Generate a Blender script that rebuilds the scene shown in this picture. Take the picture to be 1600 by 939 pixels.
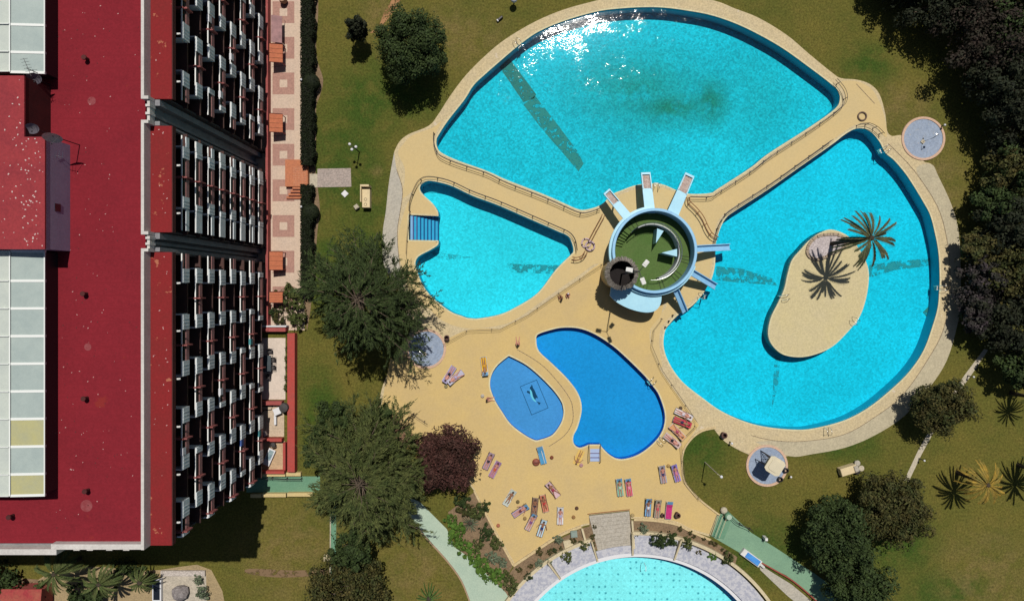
import bpy, bmesh, math, random
from mathutils import Vector, Matrix, Quaternion
from math import sin, cos, pi, radians
for o in list(bpy.data.objects): bpy.data.objects.remove(o)
S = bpy.context.scene
C = S.collection
# ------------------------------------------------------------ camera, sky, sun, exposure
CX, CY, F, H = 810.0, 452.0, 1067.0, 80.0
cam = bpy.data.objects.new('camera', bpy.data.cameras.new('camera')); C.objects.link(cam)
cam.location = (0, 0, H); cam.data.lens = 24.0; cam.data.sensor_width = 36.0
cam.data.shift_x = (800 - CX) / 1600; cam.data.shift_y = -(469.5 - CY) / 1600
cam.data.clip_end = 1000; S.camera = cam
SUN = Vector((0.17, 1.0, 2.27)).normalized()
w = bpy.data.worlds.new('World'); S.world = w; w.use_nodes = True
nt = w.node_tree; sk = nt.nodes.new('ShaderNodeTexSky'); sk.sky_type = 'NISHITA'; sk.sun_disc = False
sk.sun_elevation = math.asin(SUN.z); sk.sun_rotation = math.atan2(SUN.x, SUN.y)
nt.links.new(sk.outputs[0], nt.nodes['Background'].inputs[0]); nt.nodes['Background'].inputs[1].default_value = 0.05
sl = bpy.data.lights.new('sun', 'SUN'); sl.energy = 5.0; sl.angle = radians(0.5); sl.color = (1, 0.95, 0.87)
so = bpy.data.objects.new('sun', sl); C.objects.link(so); so.rotation_euler = SUN.to_track_quat('Z', 'Y').to_euler()
S.view_settings.view_transform = 'Standard'; S.view_settings.look = 'None'
S.view_settings.exposure = -0.22; S.view_settings.gamma = 1
S.cycles.max_bounces = 8; S.cycles.transparent_max_bounces = 16
S.cycles.caustics_reflective = False; S.cycles.caustics_refractive = False

# ------------------------------------------------------------ helpers
def P(px, py, h=0.0): return Vector(((px - CX) * (H - h) / F, -(py - CY) * (H - h) / F, h))
def PP(pts, h=0.0): return [(P(p[0], p[1], h).x, P(p[0], p[1], h).y) for p in pts]
def K(h=0.0): return (H - h) / F      # metres per pixel at height h
def srgb(r, g, b):
    f = lambda c: (c / 255 / 12.92) if c / 255 <= 0.04045 else ((c / 255 + 0.055) / 1.055) ** 2.4
    return (f(r), f(g), f(b))
def smooth(pts, sub=6):
    out = []; n = len(pts)
    for i in range(n):
        p0, p1, p2, p3 = pts[i - 1], pts[i], pts[(i + 1) % n], pts[(i + 2) % n]
        s1 = len(p1) > 2; s2 = len(p2) > 2
        for k in range(sub):
            t = k / sub
            m1 = (0, 0) if s1 else ((p2[0] - p0[0]) / 2, (p2[1] - p0[1]) / 2)
            m2 = (0, 0) if s2 else ((p3[0] - p1[0]) / 2, (p3[1] - p1[1]) / 2)
            a, b, c, d = 2*t**3 - 3*t**2 + 1, t**3 - 2*t**2 + t, -2*t**3 + 3*t**2, t**3 - t**2
            out.append(tuple(a*p1[j] + b*m1[j] + c*p2[j] + d*m2[j] for j in (0, 1)))
    return out
def smooth_open(pts, sub=6):
    pts = [tuple(p) for p in pts]
    q = [pts[0]] + pts + [pts[-1]]; out = []
    for i in range(1, len(q) - 2):
        p0, p1, p2, p3 = q[i-1], q[i], q[i+1], q[i+2]
        for k in range(sub):
            t = k / sub; a, b, c, d = 2*t**3 - 3*t**2 + 1, t**3 - 2*t**2 + t, -2*t**3 + 3*t**2, t**3 - t**2
            out.append(tuple(a*p1[j] + b*(p2[j]-p0[j])/2 + c*p2[j] + d*(p3[j]-p1[j])/2 for j in range(len(p1))))
    out.append(pts[-1]); return out
def area(poly): return sum(poly[i-1][0]*poly[i][1] - poly[i][0]*poly[i-1][1] for i in range(len(poly))) / 2
def offset(poly, d):
    sgn = 1 if area(poly) > 0 else -1; n = len(poly); out = []
    for i in range(n):
        a, b = poly[i-1], poly[(i+1) % n]; dx, dy = b[0]-a[0], b[1]-a[1]; L = math.hypot(dx, dy) or 1
        out.append((poly[i][0] + sgn*d*dy/L, poly[i][1] - sgn*d*dx/L))
    return out
def circle(cx, cy, r, n=48, a0=0): return [(cx + r*cos(a0 + 2*pi*i/n), cy + r*sin(a0 + 2*pi*i/n)) for i in range(n)]
class MB:
    def __init__(s): s.v = []; s.f = []; s.m = []
    def add(s, vs, fs, mi=0):
        o = len(s.v); s.v += [tuple(v) for v in vs]; s.f += [tuple(o + i for i in f) for f in fs]; s.m += [mi]*len(fs); return s
    def box(s, x0, y0, z0, x1, y1, z1, mi=0):
        v = [(x, y, z) for z in (z0, z1) for y in (y0, y1) for x in (x0, x1)]
        return s.add(v, [(0,2,3,1), (4,5,7,6), (0,1,5,4), (2,6,7,3), (0,4,6,2), (1,3,7,5)], mi)
    def obox(s, c, L, W, Hh, ang, mi=0, z=0):   # oriented box, c centre xy, base z
        ca, sa = cos(ang), sin(ang); v = []
        for zz in (z, z + Hh):
            for y in (-W/2, W/2):
                for x in (-L/2, L/2): v.append((c[0] + x*ca - y*sa, c[1] + x*sa + y*ca, zz))
        return s.add(v, [(0,2,3,1), (4,5,7,6), (0,1,5,4), (2,6,7,3), (0,4,6,2), (1,3,7,5)], mi)
    def bevbox(s, x0, y0, z0, x1, y1, z1, b=0.03, mi=0):
        lo = [(x0, y0), (x1, y0), (x1, y1), (x0, y1)]; hi = [(x0+b, y0+b), (x1-b, y0+b), (x1-b, y1-b), (x0+b, y1-b)]
        v = [(x, y, z0) for x, y in lo] + [(x, y, z1 - b) for x, y in lo] + [(x, y, z1) for x, y in hi]
        f = [(3,2,1,0), (8,9,10,11)]
        for i in range(4):
            j = (i+1) % 4; f += [(i, j, 4+j, 4+i), (4+i, 4+j, 8+j, 8+i)]
        return s.add(v, f, mi)
    def tube(s, pts, r, n=6, mi=0, cap=True):
        pts = [Vector(p) for p in pts]; rs = r if isinstance(r, (list, tuple)) else [r]*len(pts); rings = []; o = len(s.v)
        for i, p in enumerate(pts):
            t = (pts[min(i+1, len(pts)-1)] - pts[max(i-1, 0)]).normalized()
            u = t.cross(Vector((0, 0, 1)))
            if u.length < 0.05: u = t.cross(Vector((1, 0, 0)))
            u.normalize(); w_ = t.cross(u)
            for k in range(n):
                a = 2*pi*k/n; s.v.append(tuple(p + (u*cos(a) + w_*sin(a))*rs[i]))
        for i in range(len(pts)-1):
            for k in range(n):
                k2 = (k+1) % n; s.f.append((o+i*n+k, o+i*n+k2, o+(i+1)*n+k2, o+(i+1)*n+k)); s.m.append(mi)
        if cap:
            s.f.append(tuple(o+k for k in range(n))); s.m.append(mi)
            e = o+(len(pts)-1)*n; s.f.append(tuple(e+k for k in reversed(range(n)))); s.m.append(mi)
        return s
    def prism(s, poly, z0, z1, mi=0):
        if area(poly) < 0: poly = poly[::-1]
        n = len(poly); v = [(x, y, z0) for x, y in poly] + [(x, y, z1) for x, y in poly]
        f = [tuple(reversed(range(n))), tuple(range(n, 2*n))] + [(i, (i+1) % n, n+(i+1) % n, n+i) for i in range(n)]
        return s.add(v, f, mi)
    def lathe(s, c, prof, n=32, mi=0, a0=0, a1=2*pi):
        full = abs(a1-a0-2*pi) < 1e-6; m = n if full else n+1; o = len(s.v)
        for i in range(m):
            a = a0 + (a1-a0)*i/n
            for r, z in prof: s.v.append((c[0]+r*cos(a), c[1]+r*sin(a), z))
        k = len(prof)
        for i in range(n):
            j = (i+1) % m
            for q in range(k-1): s.f.append((o+i*k+q, o+j*k+q, o+j*k+q+1, o+i*k+q+1)); s.m.append(mi)
        return s
    def ball(s, c, r, n=12, mi=0, sz=1.0):
        return s.lathe((c[0], c[1]), [(max(r*sin(pi*i/8), 0.001), c[2] - r*sz*cos(pi*i/8)) for i in range(9)], n, mi)
    def sector(s, c, r0, r1, z0, z1, a0, a1, n=24, mi=0):
        s.lathe(c, [(r0, z0), (r1, z0), (r1, z1), (r0, z1), (r0, z0)], n, mi, a0, a1)
        if abs(a1-a0) < 2*pi-1e-6:
            for a in (a0, a1):
                s.add([(c[0]+r*cos(a), c[1]+r*sin(a), z) for r, z in ((r0, z0), (r1, z0), (r1, z1), (r0, z1))], [(0,1,2,3)], mi)
        return s
def link(name, me, parent=None):
    o = bpy.data.objects.new(name, me); C.objects.link(o)
    if parent is not None: o.parent = parent
    return o
def obj(name, mb, mats, parent=None, world=True, sm=False):
    mats = mats if isinstance(mats, (list, tuple)) else [mats]
    vs = mb.v; off = Vector((0, 0, 0))
    if parent is not None and world:
        p = parent; off = Vector(p.location)
        while p.parent is not None: p = p.parent; off += Vector(p.location)
    elif parent is None and vs:
        xs = [v[0] for v in vs]; ys = [v[1] for v in vs]; off = Vector(((min(xs)+max(xs))/2, (min(ys)+max(ys))/2, min(v[2] for v in vs)))
    me = bpy.data.meshes.new(name)
    me.from_pydata([(v[0]-off.x, v[1]-off.y, v[2]-off.z) for v in vs], [], mb.f)
    for m in mats: me.materials.append(m)
    if len(mats) > 1: me.polygons.foreach_set('material_index', mb.m)
    if sm: me.polygons.foreach_set('use_smooth', [True]*len(me.polygons))
    me.update(); o = link(name, me, parent)
    if parent is None: o.location = off
    return o
def tag(o, label=None, cat=None, group=None, kind=None):
    if label: o['label'] = label
    if cat: o['category'] = cat
    if group: o['group'] = group
    if kind: o['kind'] = kind
    return o
def thing(name, label, cat, loc=(0, 0, 0), rz=0, group=None):
    o = bpy.data.objects.new(name, None); C.objects.link(o); o.location = loc; o.rotation_euler = (0, 0, rz)
    return tag(o, label, cat, group)
def kids(o): return [c for c in bpy.data.objects if c.parent == o]
def dup(root, loc, rz=0, label=None, group=None, scale=None):
    def cp(o, par):
        c = o.copy(); C.objects.link(c); c.parent = par
        for k in o.children: cp(k, c)
        return c
    r = cp(root, None); r.location = loc; r.rotation_euler = (0, 0, rz)
    if scale: r.scale = (scale,)*3
    if label: r['label'] = label
    if group: r['group'] = group
    return r
def slab(name, polys, z0, z1, mat, parent=None, kind='structure'):
    """filled flat slab with holes (even-odd), world xy polygons"""
    cu = bpy.data.curves.new('tmp', 'CURVE'); cu.dimensions = '2D'; cu.fill_mode = 'BOTH'; cu.extrude = (z1-z0)/2
    for poly in polys:
        sp = cu.splines.new('POLY'); sp.points.add(len(poly)-1)
        for i, p in enumerate(poly): sp.points[i].co = (p[0], p[1], 0, 1)
        sp.use_cyclic_u = True
    t = bpy.data.objects.new('tmp', cu); C.objects.link(t)
    dg = bpy.context.evaluated_depsgraph_get(); dg.update()
    me = bpy.data.meshes.new_from_object(t.evaluated_get(dg)); bpy.data.objects.remove(t); bpy.data.curves.remove(cu)
    bm = bmesh.new(); bm.from_mesh(me); bmesh.ops.remove_doubles(bm, verts=bm.verts, dist=1e-4); bmesh.ops.recalc_face_normals(bm, faces=bm.faces); bm.to_mesh(me); bm.free()
    me.name = name; me.materials.clear(); me.materials.append(mat)
    o = link(name, me, parent); o.location = (0, 0, (z0+z1)/2)
    if parent is not None: o.location -= Vector(parent.location)
    if kind: o['kind'] = kind
    return o
# ------------------------------------------------------------ materials
MATS = {}
def mat(name, c1, c2=None, scale=1.0, rough=0.8, bump=0.0, bscale=30.0, fine=0.0, island=0.0, spec=0.3, metal=0.0, spots=None, detail=6.0, contrast=(0.35, 0.65), bdist=0.02, bands=None):
    if name in MATS: return MATS[name]
    m = bpy.data.materials.new(name); m.use_nodes = True; n = m.node_tree; b = n.nodes['Principled BSDF']
    b.inputs['Roughness'].default_value = rough; b.inputs['Metallic'].default_value = metal; b.inputs['Specular IOR Level'].default_value = spec
    tc = n.nodes.new('ShaderNodeNewGeometry'); pos = tc.outputs['Position']
    def noise(sc, det=detail):
        x = n.nodes.new('ShaderNodeTexNoise'); x.inputs['Scale'].default_value = sc; x.inputs['Detail'].default_value = det; x.inputs['Roughness'].default_value = 0.65
        n.links.new(pos, x.inputs['Vector']); return x.outputs['Fac']
    def ramp(fac, a, b2):
        x = n.nodes.new('ShaderNodeMapRange'); x.inputs[1].default_value = a; x.inputs[2].default_value = b2; n.links.new(fac, x.inputs[0]); return x.outputs[0]
    def mix(fac, a, b2, mode='MIX'):
        x = n.nodes.new('ShaderNodeMix'); x.data_type = 'RGBA'; x.blend_type = mode
        for i, v in ((0, fac), (6, a), (7, b2)):
            if isinstance(v, (float, int)): x.inputs[i].default_value = v
            elif isinstance(v, tuple): x.inputs[i].default_value = (*v, 1)
            else: n.links.new(v, x.inputs[i])
        return x.outputs[2]
    col = tuple(c1)
    if c2 is not None: col = mix(ramp(noise(scale), *contrast), tuple(c1), tuple(c2))
    if fine:
        f = ramp(noise(5.5, 7), 0.36, 0.64); col = mix(fine, col, mix(f, tuple(v*0.45 for v in c1), tuple(min(1, v*1.6) for v in c1)))
    if bands:      # laid strips: (metres per strip, amount)
        wv = n.nodes.new('ShaderNodeTexWave'); wv.bands_direction = 'Y'; wv.inputs['Scale'].default_value = .314/bands[0]; wv.inputs['Distortion'].default_value = .3; wv.inputs['Detail'].default_value = 2; n.links.new(pos, wv.inputs['Vector'])
        col = mix(ramp(wv.outputs['Fac'], .93, 1.0), col, tuple(v*(1-bands[1]) for v in c1))
    if spots:      # (colour, scale, threshold)
        f = ramp(noise(spots[1], 4), spots[2], spots[2] + 0.04); col = mix(f, col, tuple(spots[0]))
    if island:
        f = n.nodes.new('ShaderNodeMapRange'); n.links.new(tc.outputs['Random Per Island'], f.inputs[0]); f.inputs[3].default_value = 1-island; f.inputs[4].default_value = 1+island
        cmb = n.nodes.new('ShaderNodeVectorMath'); cmb.operation = 'SCALE'
        if isinstance(col, tuple): cmb.inputs[0].default_value = col
        else: n.links.new(col, cmb.inputs[0])
        n.links.new(f.outputs[0], cmb.inputs['Scale']); col = cmb.outputs[0]
    if isinstance(col, tuple): b.inputs['Base Color'].default_value = (*col, 1)
    else: n.links.new(col, b.inputs['Base Color'])
    if bump:
        bn = n.nodes.new('ShaderNodeBump'); bn.inputs['Strength'].default_value = bump; bn.inputs['Distance'].default_value = bdist
        n.links.new(noise(bscale, 4), bn.inputs['Height']); n.links.new(bn.outputs[0], b.inputs['Normal'])
    m['h'] = 1; MATS[name] = m; return m
def nd(m): return m.node_tree
M = {}
M['white'] = mat('white_paint', (.62, .62, .6), (.5, .5, .48), 2, .6)
M['grey_wall'] = mat('grey_wall', (.22, .22, .23), (.15, .15, .165), .8, .85, fine=.2)
M['dark_metal'] = mat('dark_metal', (.03, .028, .03), None, rough=.5, metal=.4)
M['chrome'] = mat('chrome', (.6, .6, .6), None, rough=.25, metal=1)
M['brown_pipe'] = mat('brown_pipe', (.24, .09, .03), (.17, .06, .02), 3, .6)
M['soil'] = mat('soil', (.15, .1, .06), (.24, .17, .1), 1.2, .95, .5, 12, fine=.5)
M['concrete'] = mat('pale_concrete', (.42, .37, .28), (.33, .3, .24), .8, .9, .2, 20, fine=.3)
M['wood_plank'] = mat('grey_plank', (.36, .33, .28), (.28, .25, .2), 3, .8, .2, 20, island=.12, fine=.3)
# ------------------------------------------------------------ pools, decks, lawns
A_ = [(682,220),(685,212),(700,189),(726,156),(740,134),(760,115),(791,88),(814,69),(842,50),(883,33),(932,19),(970,14),(1010,12),(1040,13),(1071,17),(1109,24),(1148,37),(1186,55),(1224,77),(1263,105),(1296,130),(1309,143),(1312,156),(1304,171),(1265,199),(1201,240),(1173,262),(1122,295),(1109,302),(1076,303),(1056,297),(1040,290),(1025,287),(996,289),(970,298),(957,304),(939,320),(919,327),(903,327),(873,314),(845,302),(791,281),(760,267),(715,251),(690,239),(683,230)]
B_ = [(657,290),(664,285),(674,283),(703,290),(740,307),(778,321),(829,343),(870,361),(886,368),(893,378),(896,392),(891,399),(868,422),(840,458),(804,481),(778,492),(740,498),(720,493),(703,486),(677,466),(661,446),(652,424),(649,412),(654,401),(672,391),(684,383),(685,376,1),(639,375,1),(639,336,1),(685,338,1),(684,330),(676,318),(664,307),(657,298)]
C_ = [(1333,203),(1346,201),(1361,207),(1374,222),(1383,239),(1397,251),(1414,271),(1428,292),(1443,317),(1453,336),(1460,362),(1466,394),(1468,432),(1467,458),(1465,480),(1458,506),(1443,547),(1420,581),(1389,611),(1356,637),(1320,656),(1276,668),(1245,671),(1199,667),(1163,658),(1127,642),(1097,621),(1066,596),(1046,568),(1037,542),(1039,517),(1048,504),(1061,491),(1081,478),(1096,462),(1105,448),(1112,435),(1117,414),(1118,386),(1120,373),(1127,353),(1135,340),(1148,330),(1199,297),(1250,261),(1300,226),(1318,212)]
ISL = [(1301,359),(1283,363),(1265,375),(1250,391),(1237,407),(1230,430),(1225,452),(1215,474),(1204,497),(1200,522),(1207,540),(1224,554),(1250,558),(1276,553),(1301,541),(1323,520),(1341,498),(1350,477),(1356,450),(1357,424),(1351,405),(1340,386),(1325,369)]
D_ = [(838,531),(840,523),(855,517),(878,512),(904,513),(929,522),(957,540),(983,563),(1008,588),(1020,603),(1029,616),(1038,642),(1038,662),(1031,680),(1013,699),(992,712),(969,717),(954,711),(942,700),(938,694,1),(920,694,1),(906,699),(897,693),(896,681),(903,666),(909,639),(904,616),(888,593),(863,568),(842,548)]
E_ = [(795,556,1),(822,570),(847,591),(870,616),(880,636),(878,657),(866,676),(855,683),(838,688,1),(823,681),(799,663),(784,642),(773,624),(766,604),(768,586),(778,570)]
Apx, Bpx, Cpx, Ipx, Dpx, Epx = [smooth(q, 5) for q in (A_, B_, C_, ISL, D_, E_)]
DECK = [(616,238,1),(624,222),(639,210),(670,197),(685,179),(703,151),(728,118),(760,86),(791,61),(837,34),(883,15),(934,1),(960,-6),(1000,-10),(1060,-9),(1117,2),(1148,14),(1186,29),(1230,56),(1263,84),(1301,115),(1315,123),(1338,125),(1359,132),(1374,148),(1383,179),(1386,205),(1394,213),(1412,214),(1440,250),(1455,257),(1466,276),(1487,322),(1498,366),(1501,430),(1500,480),(1494,514),(1479,563),(1453,604),(1412,650),(1366,680),(1320,699),(1269,709),(1232,712),(1200,716),(1168,709),(1133,690),(1115,669,1),(1096,674),(1079,687),(1067,710),(1069,749),(1091,776),(1122,802,1),(1109,838,1),(1079,828),(1056,817),(1020,811),(986,810,1),(984,797,1),(920,804,1),(921,819,1),(909,822,1),(880,833),(853,849),(803,883,1),(770,822),(740,765,1),(700,722),(640,690),(608,672),(592,650),(596,610),(612,570),(640,520),(632,480),(618,442),(600,414),(598,366),(603,330),(608,284)]
DKpx = smooth(DECK, 4)
FC = P(996, 1079); FR = 210*K()     # lower round pool
wA, wB, wC, wI, wD, wE, wDK = [PP(q) for q in (Apx, Bpx, Cpx, Ipx, Dpx, Epx, DKpx)]
GZ = 0.06    # top of deck slab
def ground_mat():
    m = bpy.data.materials.new('lawn'); m.use_nodes = True; n = m.node_tree; b = n.nodes['Principled BSDF']; b.inputs['Roughness'].default_value = .95; b.inputs['Specular IOR Level'].default_value = .1
    g = n.nodes.new('ShaderNodeNewGeometry'); pos = g.outputs['Position']
    def noise(sc, det=6, r=.65, off=0):
        x = n.nodes.new('ShaderNodeTexNoise'); x.inputs['Scale'].default_value = sc; x.inputs['Detail'].default_value = det; x.inputs['Roughness'].default_value = r
        v = n.nodes.new('ShaderNodeVectorMath'); v.inputs[1].default_value = (off, off, 0); n.links.new(pos, v.inputs[0]); n.links.new(v.outputs[0], x.inputs['Vector']); return x.outputs['Fac']
    def mr(f, a, c, lo=0, hi=1):
        x = n.nodes.new('ShaderNodeMapRange'); n.links.new(f, x.inputs[0])
        for i, v in enumerate((a, c, lo, hi)): x.inputs[i+1].default_value = v
        return x.outputs[0]
    def math_(op, a, c):
        x = n.nodes.new('ShaderNodeMath'); x.operation = op
        for i, v in enumerate((a, c)):
            if isinstance(v, (int, float)): x.inputs[i].default_value = v
            else: n.links.new(v, x.inputs[i])
        return x.outputs[0]
    def mix(f, a, c):
        x = n.nodes.new('ShaderNodeMix'); x.data_type = 'RGBA'
        n.links.new(f, x.inputs[0])
        for i, v in ((6, a), (7, c)):
            if isinstance(v, tuple): x.inputs[i].default_value = (*v, 1)
            else: n.links.new(v, x.inputs[i])
        return x.outputs[2]
    def blob(px, py, rx, ry=None):    # watered / worn patch of the lawn, metres falloff
        c = P(px, py); ry = ry or rx; s = n.nodes.new('ShaderNodeVectorMath'); s.operation = 'SUBTRACT'; s.inputs[1].default_value = c
        n.links.new(pos, s.inputs[0]); d = n.nodes.new('ShaderNodeVectorMath'); d.operation = 'MULTIPLY'; d.inputs[1].default_value = (1/(rx*K()), 1/(ry*K()), 0); n.links.new(s.outputs[0], d.inputs[0])
        l = n.nodes.new('ShaderNodeVectorMath'); l.operation = 'LENGTH'; n.links.new(d.outputs[0], l.inputs[0]); return mr(l.outputs['Value'], 1.1, .35)
    def union(l):
        f = l[0]
        for q in l[1:]: f = math_('MAXIMUM', f, q)
        return f
    green = union([blob(575,160,75,90), blob(540,260,80,140), blob(590,380,60,120), blob(510,420,50,90), blob(1100,700,60,50), blob(1190,860,90,60), blob(1400,850,70,60), blob(1480,930,80,50), blob(1360,100,60,40), blob(640,140,60,60), blob(1310,690,90,40), blob(500,640,40,90)])
    worn = union([blob(587,268,13,13), blob(1400,165,70,50), blob(1460,300,60,110), blob(597,20,40,70), blob(1540,900,90,90), blob(460,870,110,100), blob(655,900,80,80), blob(700,60,120,60)])
    big = mr(noise(.12), .35, .65)
    base = mix(big, (.112, .096, .021), (.074, .078, .016))
    gm = math_('MULTIPLY', green, mr(noise(.35, off=40), .22, .55))
    base = mix(math_('MULTIPLY', gm, .95), base, (.034, .064, .010))
    wm = math_('MULTIPLY', worn, mr(noise(.6, off=90), .38, .62))
    base = mix(math_('MULTIPLY', wm, .6), base, (.16, .115, .045))
    base = mix(mr(noise(.5, 8, .7, 12), .5, .72, 0, .55), base, (.125, .098, .026))
    base = mix(mr(noise(1.1, 8, .75, 71), .52, .75, 0, .5), base, (.045, .058, .012))
    base = mix(mr(noise(3, 8, .75), .58, .8, 0, .6), base, (.13, .10, .035))
    base = mix(mr(noise(2.1, 8, .75, 33), .6, .85, 0, .55), base, (.03, .045, .01))
    tuft = mr(noise(4.2, 9, .85), .34, .66, .38, 1.75); sc = n.nodes.new('ShaderNodeVectorMath'); sc.operation = 'SCALE'; n.links.new(base, sc.inputs[0]); n.links.new(tuft, sc.inputs['Scale'])
    n.links.new(sc.outputs[0], b.inputs['Base Color'])
    bn = n.nodes.new('ShaderNodeBump'); bn.inputs['Strength'].default_value = .7; bn.inputs['Distance'].default_value = .09; n.links.new(noise(4.5, 8, .85), bn.inputs['Height']); n.links.new(bn.outputs[0], b.inputs['Normal'])
    return m
M['lawn'] = ground_mat()
def big(r): return [(-r, -r), (r, -r), (r, r), (-r, r)]
slab('lawn', [big(300)] + [offset(q, .25) for q in (wA, wB, wC, wD, wE)] + [circle(FC.x, FC.y, FR+.3, 96)], -.04, 0, M['lawn'])

def floor_mat(name, c, grid=None, algae=None, stain=None, vary=.22):
    m = bpy.data.materials.new(name); m.use_nodes = True; n = m.node_tree; b = n.nodes['Principled BSDF']; b.inputs['Roughness'].default_value = .6; b.inputs['Specular IOR Level'].default_value = .1
    g = n.nodes.new('ShaderNodeNewGeometry'); pos = g.outputs['Position']
    def tex(sc, det=4, r=.6):
        x = n.nodes.new('ShaderNodeTexNoise'); x.inputs['Scale'].default_value = sc; x.inputs['Detail'].default_value = det; x.inputs['Roughness'].default_value = r; n.links.new(pos, x.inputs['Vector']); return x.outputs['Fac']
    def mr(f, a, c_, lo=0, hi=1):
        x = n.nodes.new('ShaderNodeMapRange'); n.links.new(f, x.inputs[0])
        for i, v in enumerate((a, c_, lo, hi)): x.inputs[i+1].default_value = v
        return x.outputs[0]
    def mul(a, c_):
        x = n.nodes.new('ShaderNodeMath'); x.operation = 'MULTIPLY'
        for i, v in enumerate((a, c_)):
            if isinstance(v, float): x.inputs[i].default_value = v
            else: n.links.new(v, x.inputs[i])
        return x.outputs[0]
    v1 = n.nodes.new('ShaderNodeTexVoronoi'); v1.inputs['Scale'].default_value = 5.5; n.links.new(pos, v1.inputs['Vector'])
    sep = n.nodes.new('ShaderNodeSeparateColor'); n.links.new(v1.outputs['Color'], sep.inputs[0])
    shimmer_tile = mr(sep.outputs[0], 0, 1, 1-vary, 1+vary); slow = mr(tex(.09), .3, .7, .9, 1.1); s = mul(mul(shimmer_tile, slow), mr(tex(3.2, 3, .8), .3, .7, 1-vary*.7, 1+vary*.7))  # fine tone cells and noise paint the water's caustic shimmer into the floor colour
    col = c
    def mix(f, a, c_):
        x = n.nodes.new('ShaderNodeMix'); x.data_type = 'RGBA'; n.links.new(f, x.inputs[0])
        for i, v in ((6, a), (7, c_)):
            if isinstance(v, tuple): x.inputs[i].default_value = (*v, 1)
            else: n.links.new(v, x.inputs[i])
        return x.outputs[2]
    if algae:
        f = None
        for (px, py, rx, ry, amt) in algae:
            cc = P(px, py, -1.7); q = n.nodes.new('ShaderNodeVectorMath'); q.operation = 'SUBTRACT'; q.inputs[1].default_value = (cc.x, cc.y, 0); n.links.new(pos, q.inputs[0])
            d = n.nodes.new('ShaderNodeVectorMath'); d.operation = 'MULTIPLY'; d.inputs[1].default_value = (1/(rx*K()), 1/(ry*K()), 0); n.links.new(q.outputs[0], d.inputs[0])
            l = n.nodes.new('ShaderNodeVectorMath'); l.operation = 'LENGTH'; n.links.new(d.outputs[0], l.inputs[0]); e = mul(mr(l.outputs['Value'], 1.1, .1, 0, amt), mr(tex(.5, 6), .2, .5))
            if f is None: f = e
            else:
                x = n.nodes.new('ShaderNodeMath'); x.operation = 'MAXIMUM'; n.links.new(f, x.inputs[0]); n.links.new(e, x.inputs[1]); f = x.outputs[0]
        col = mix(f, c, stain)
    if grid:
        vv = n.nodes.new('ShaderNodeTexVoronoi'); vv.inputs['Scale'].default_value = grid; vv.inputs['Randomness'].default_value = 0.12; n.links.new(pos, vv.inputs['Vector'])
        col = mix(mr(vv.outputs['Distance'], .18, .30, .85, 0), col, (.03, .25, .33))
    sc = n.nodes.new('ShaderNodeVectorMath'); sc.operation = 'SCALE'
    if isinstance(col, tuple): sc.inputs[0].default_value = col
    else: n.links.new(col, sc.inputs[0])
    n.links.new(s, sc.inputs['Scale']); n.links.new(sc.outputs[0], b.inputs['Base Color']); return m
def water_mat(name, tint, bs=.35, amp=.1, rough=.1, wind=False):
    m = bpy.data.materials.new(name); m.use_nodes = True; n = m.node_tree; n.nodes.remove(n.nodes['Principled BSDF']); out = n.nodes['Material Output']
    tr = n.nodes.new('ShaderNodeBsdfTransparent'); tr.inputs[0].default_value = (*tint, 1); gl = n.nodes.new('ShaderNodeBsdfGlossy'); gl.inputs['Roughness'].default_value = rough
    fr = n.nodes.new('ShaderNodeFresnel'); fr.inputs[0].default_value = 1.33; mx = n.nodes.new('ShaderNodeMixShader')
    g = n.nodes.new('ShaderNodeNewGeometry'); h = None
    for sc, a in ((2.0, 1.0), (5.5, .42), (14, .16)):
        x = n.nodes.new('ShaderNodeTexNoise'); x.inputs['Scale'].default_value = sc; x.inputs['Detail'].default_value = 3; n.links.new(g.outputs['Position'], x.inputs['Vector'])
        k = n.nodes.new('ShaderNodeMath'); k.operation = 'MULTIPLY_ADD'; n.links.new(x.outputs['Fac'], k.inputs[0]); k.inputs[1].default_value = a
        if h is None: k.inputs[2].default_value = 0
        else: n.links.new(h, k.inputs[2])
        h = k.outputs[0]
    bn = n.nodes.new('ShaderNodeBump'); bn.inputs['Strength'].default_value = bs; bn.inputs['Distance'].default_value = amp; n.links.new(h, bn.inputs['Height'])
    if wind:      # gusts: some patches of the surface are choppier
        x = n.nodes.new('ShaderNodeTexNoise'); x.inputs['Scale'].default_value = .3; x.inputs['Detail'].default_value = 6; x.inputs['Roughness'].default_value = .7; n.links.new(g.outputs['Position'], x.inputs['Vector'])
        r = n.nodes.new('ShaderNodeMapRange'); r.inputs[1].default_value = .44; r.inputs[2].default_value = .62; r.inputs[3].default_value = .12; r.inputs[4].default_value = .7; n.links.new(x.outputs['Fac'], r.inputs[0]); n.links.new(r.outputs[0], bn.inputs['Strength'])
    n.links.new(bn.outputs[0], gl.inputs['Normal']); n.links.new(bn.outputs[0], fr.inputs['Normal'])
    n.links.new(fr.outputs[0], mx.inputs[0]); n.links.new(tr.outputs[0], mx.inputs[1]); n.links.new(gl.outputs[0], mx.inputs[2]); n.links.new(mx.outputs[0], out.inputs[0]); return m
TURQ = (.42, .93, .98)
M['water_big'] = water_mat('rippled_water', TURQ, .6, .03, .06, wind=True)
M['water_calm'] = water_mat('calm_water', (.45, .9, .985), .35, .08, .08)
M['fA'] = floor_mat('turquoise_shimmer_floor', (.035, .47, .56), algae=[(1050,168,100,42,1.0),(1000,140,140,80,.75),(1110,160,45,55,1.0),(1180,150,90,90,.3)], stain=(.04,.20,.14))
M['fB'] = floor_mat('bright_turquoise_shimmer_floor', (.10, .62, .70), vary=.14)
M['fC'] = floor_mat('cyan_shimmer_floor', (.03, .53, .68), vary=.16)
M['fD'] = floor_mat('deep_blue_tile', (.04, .29, .60), vary=.08)
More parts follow.
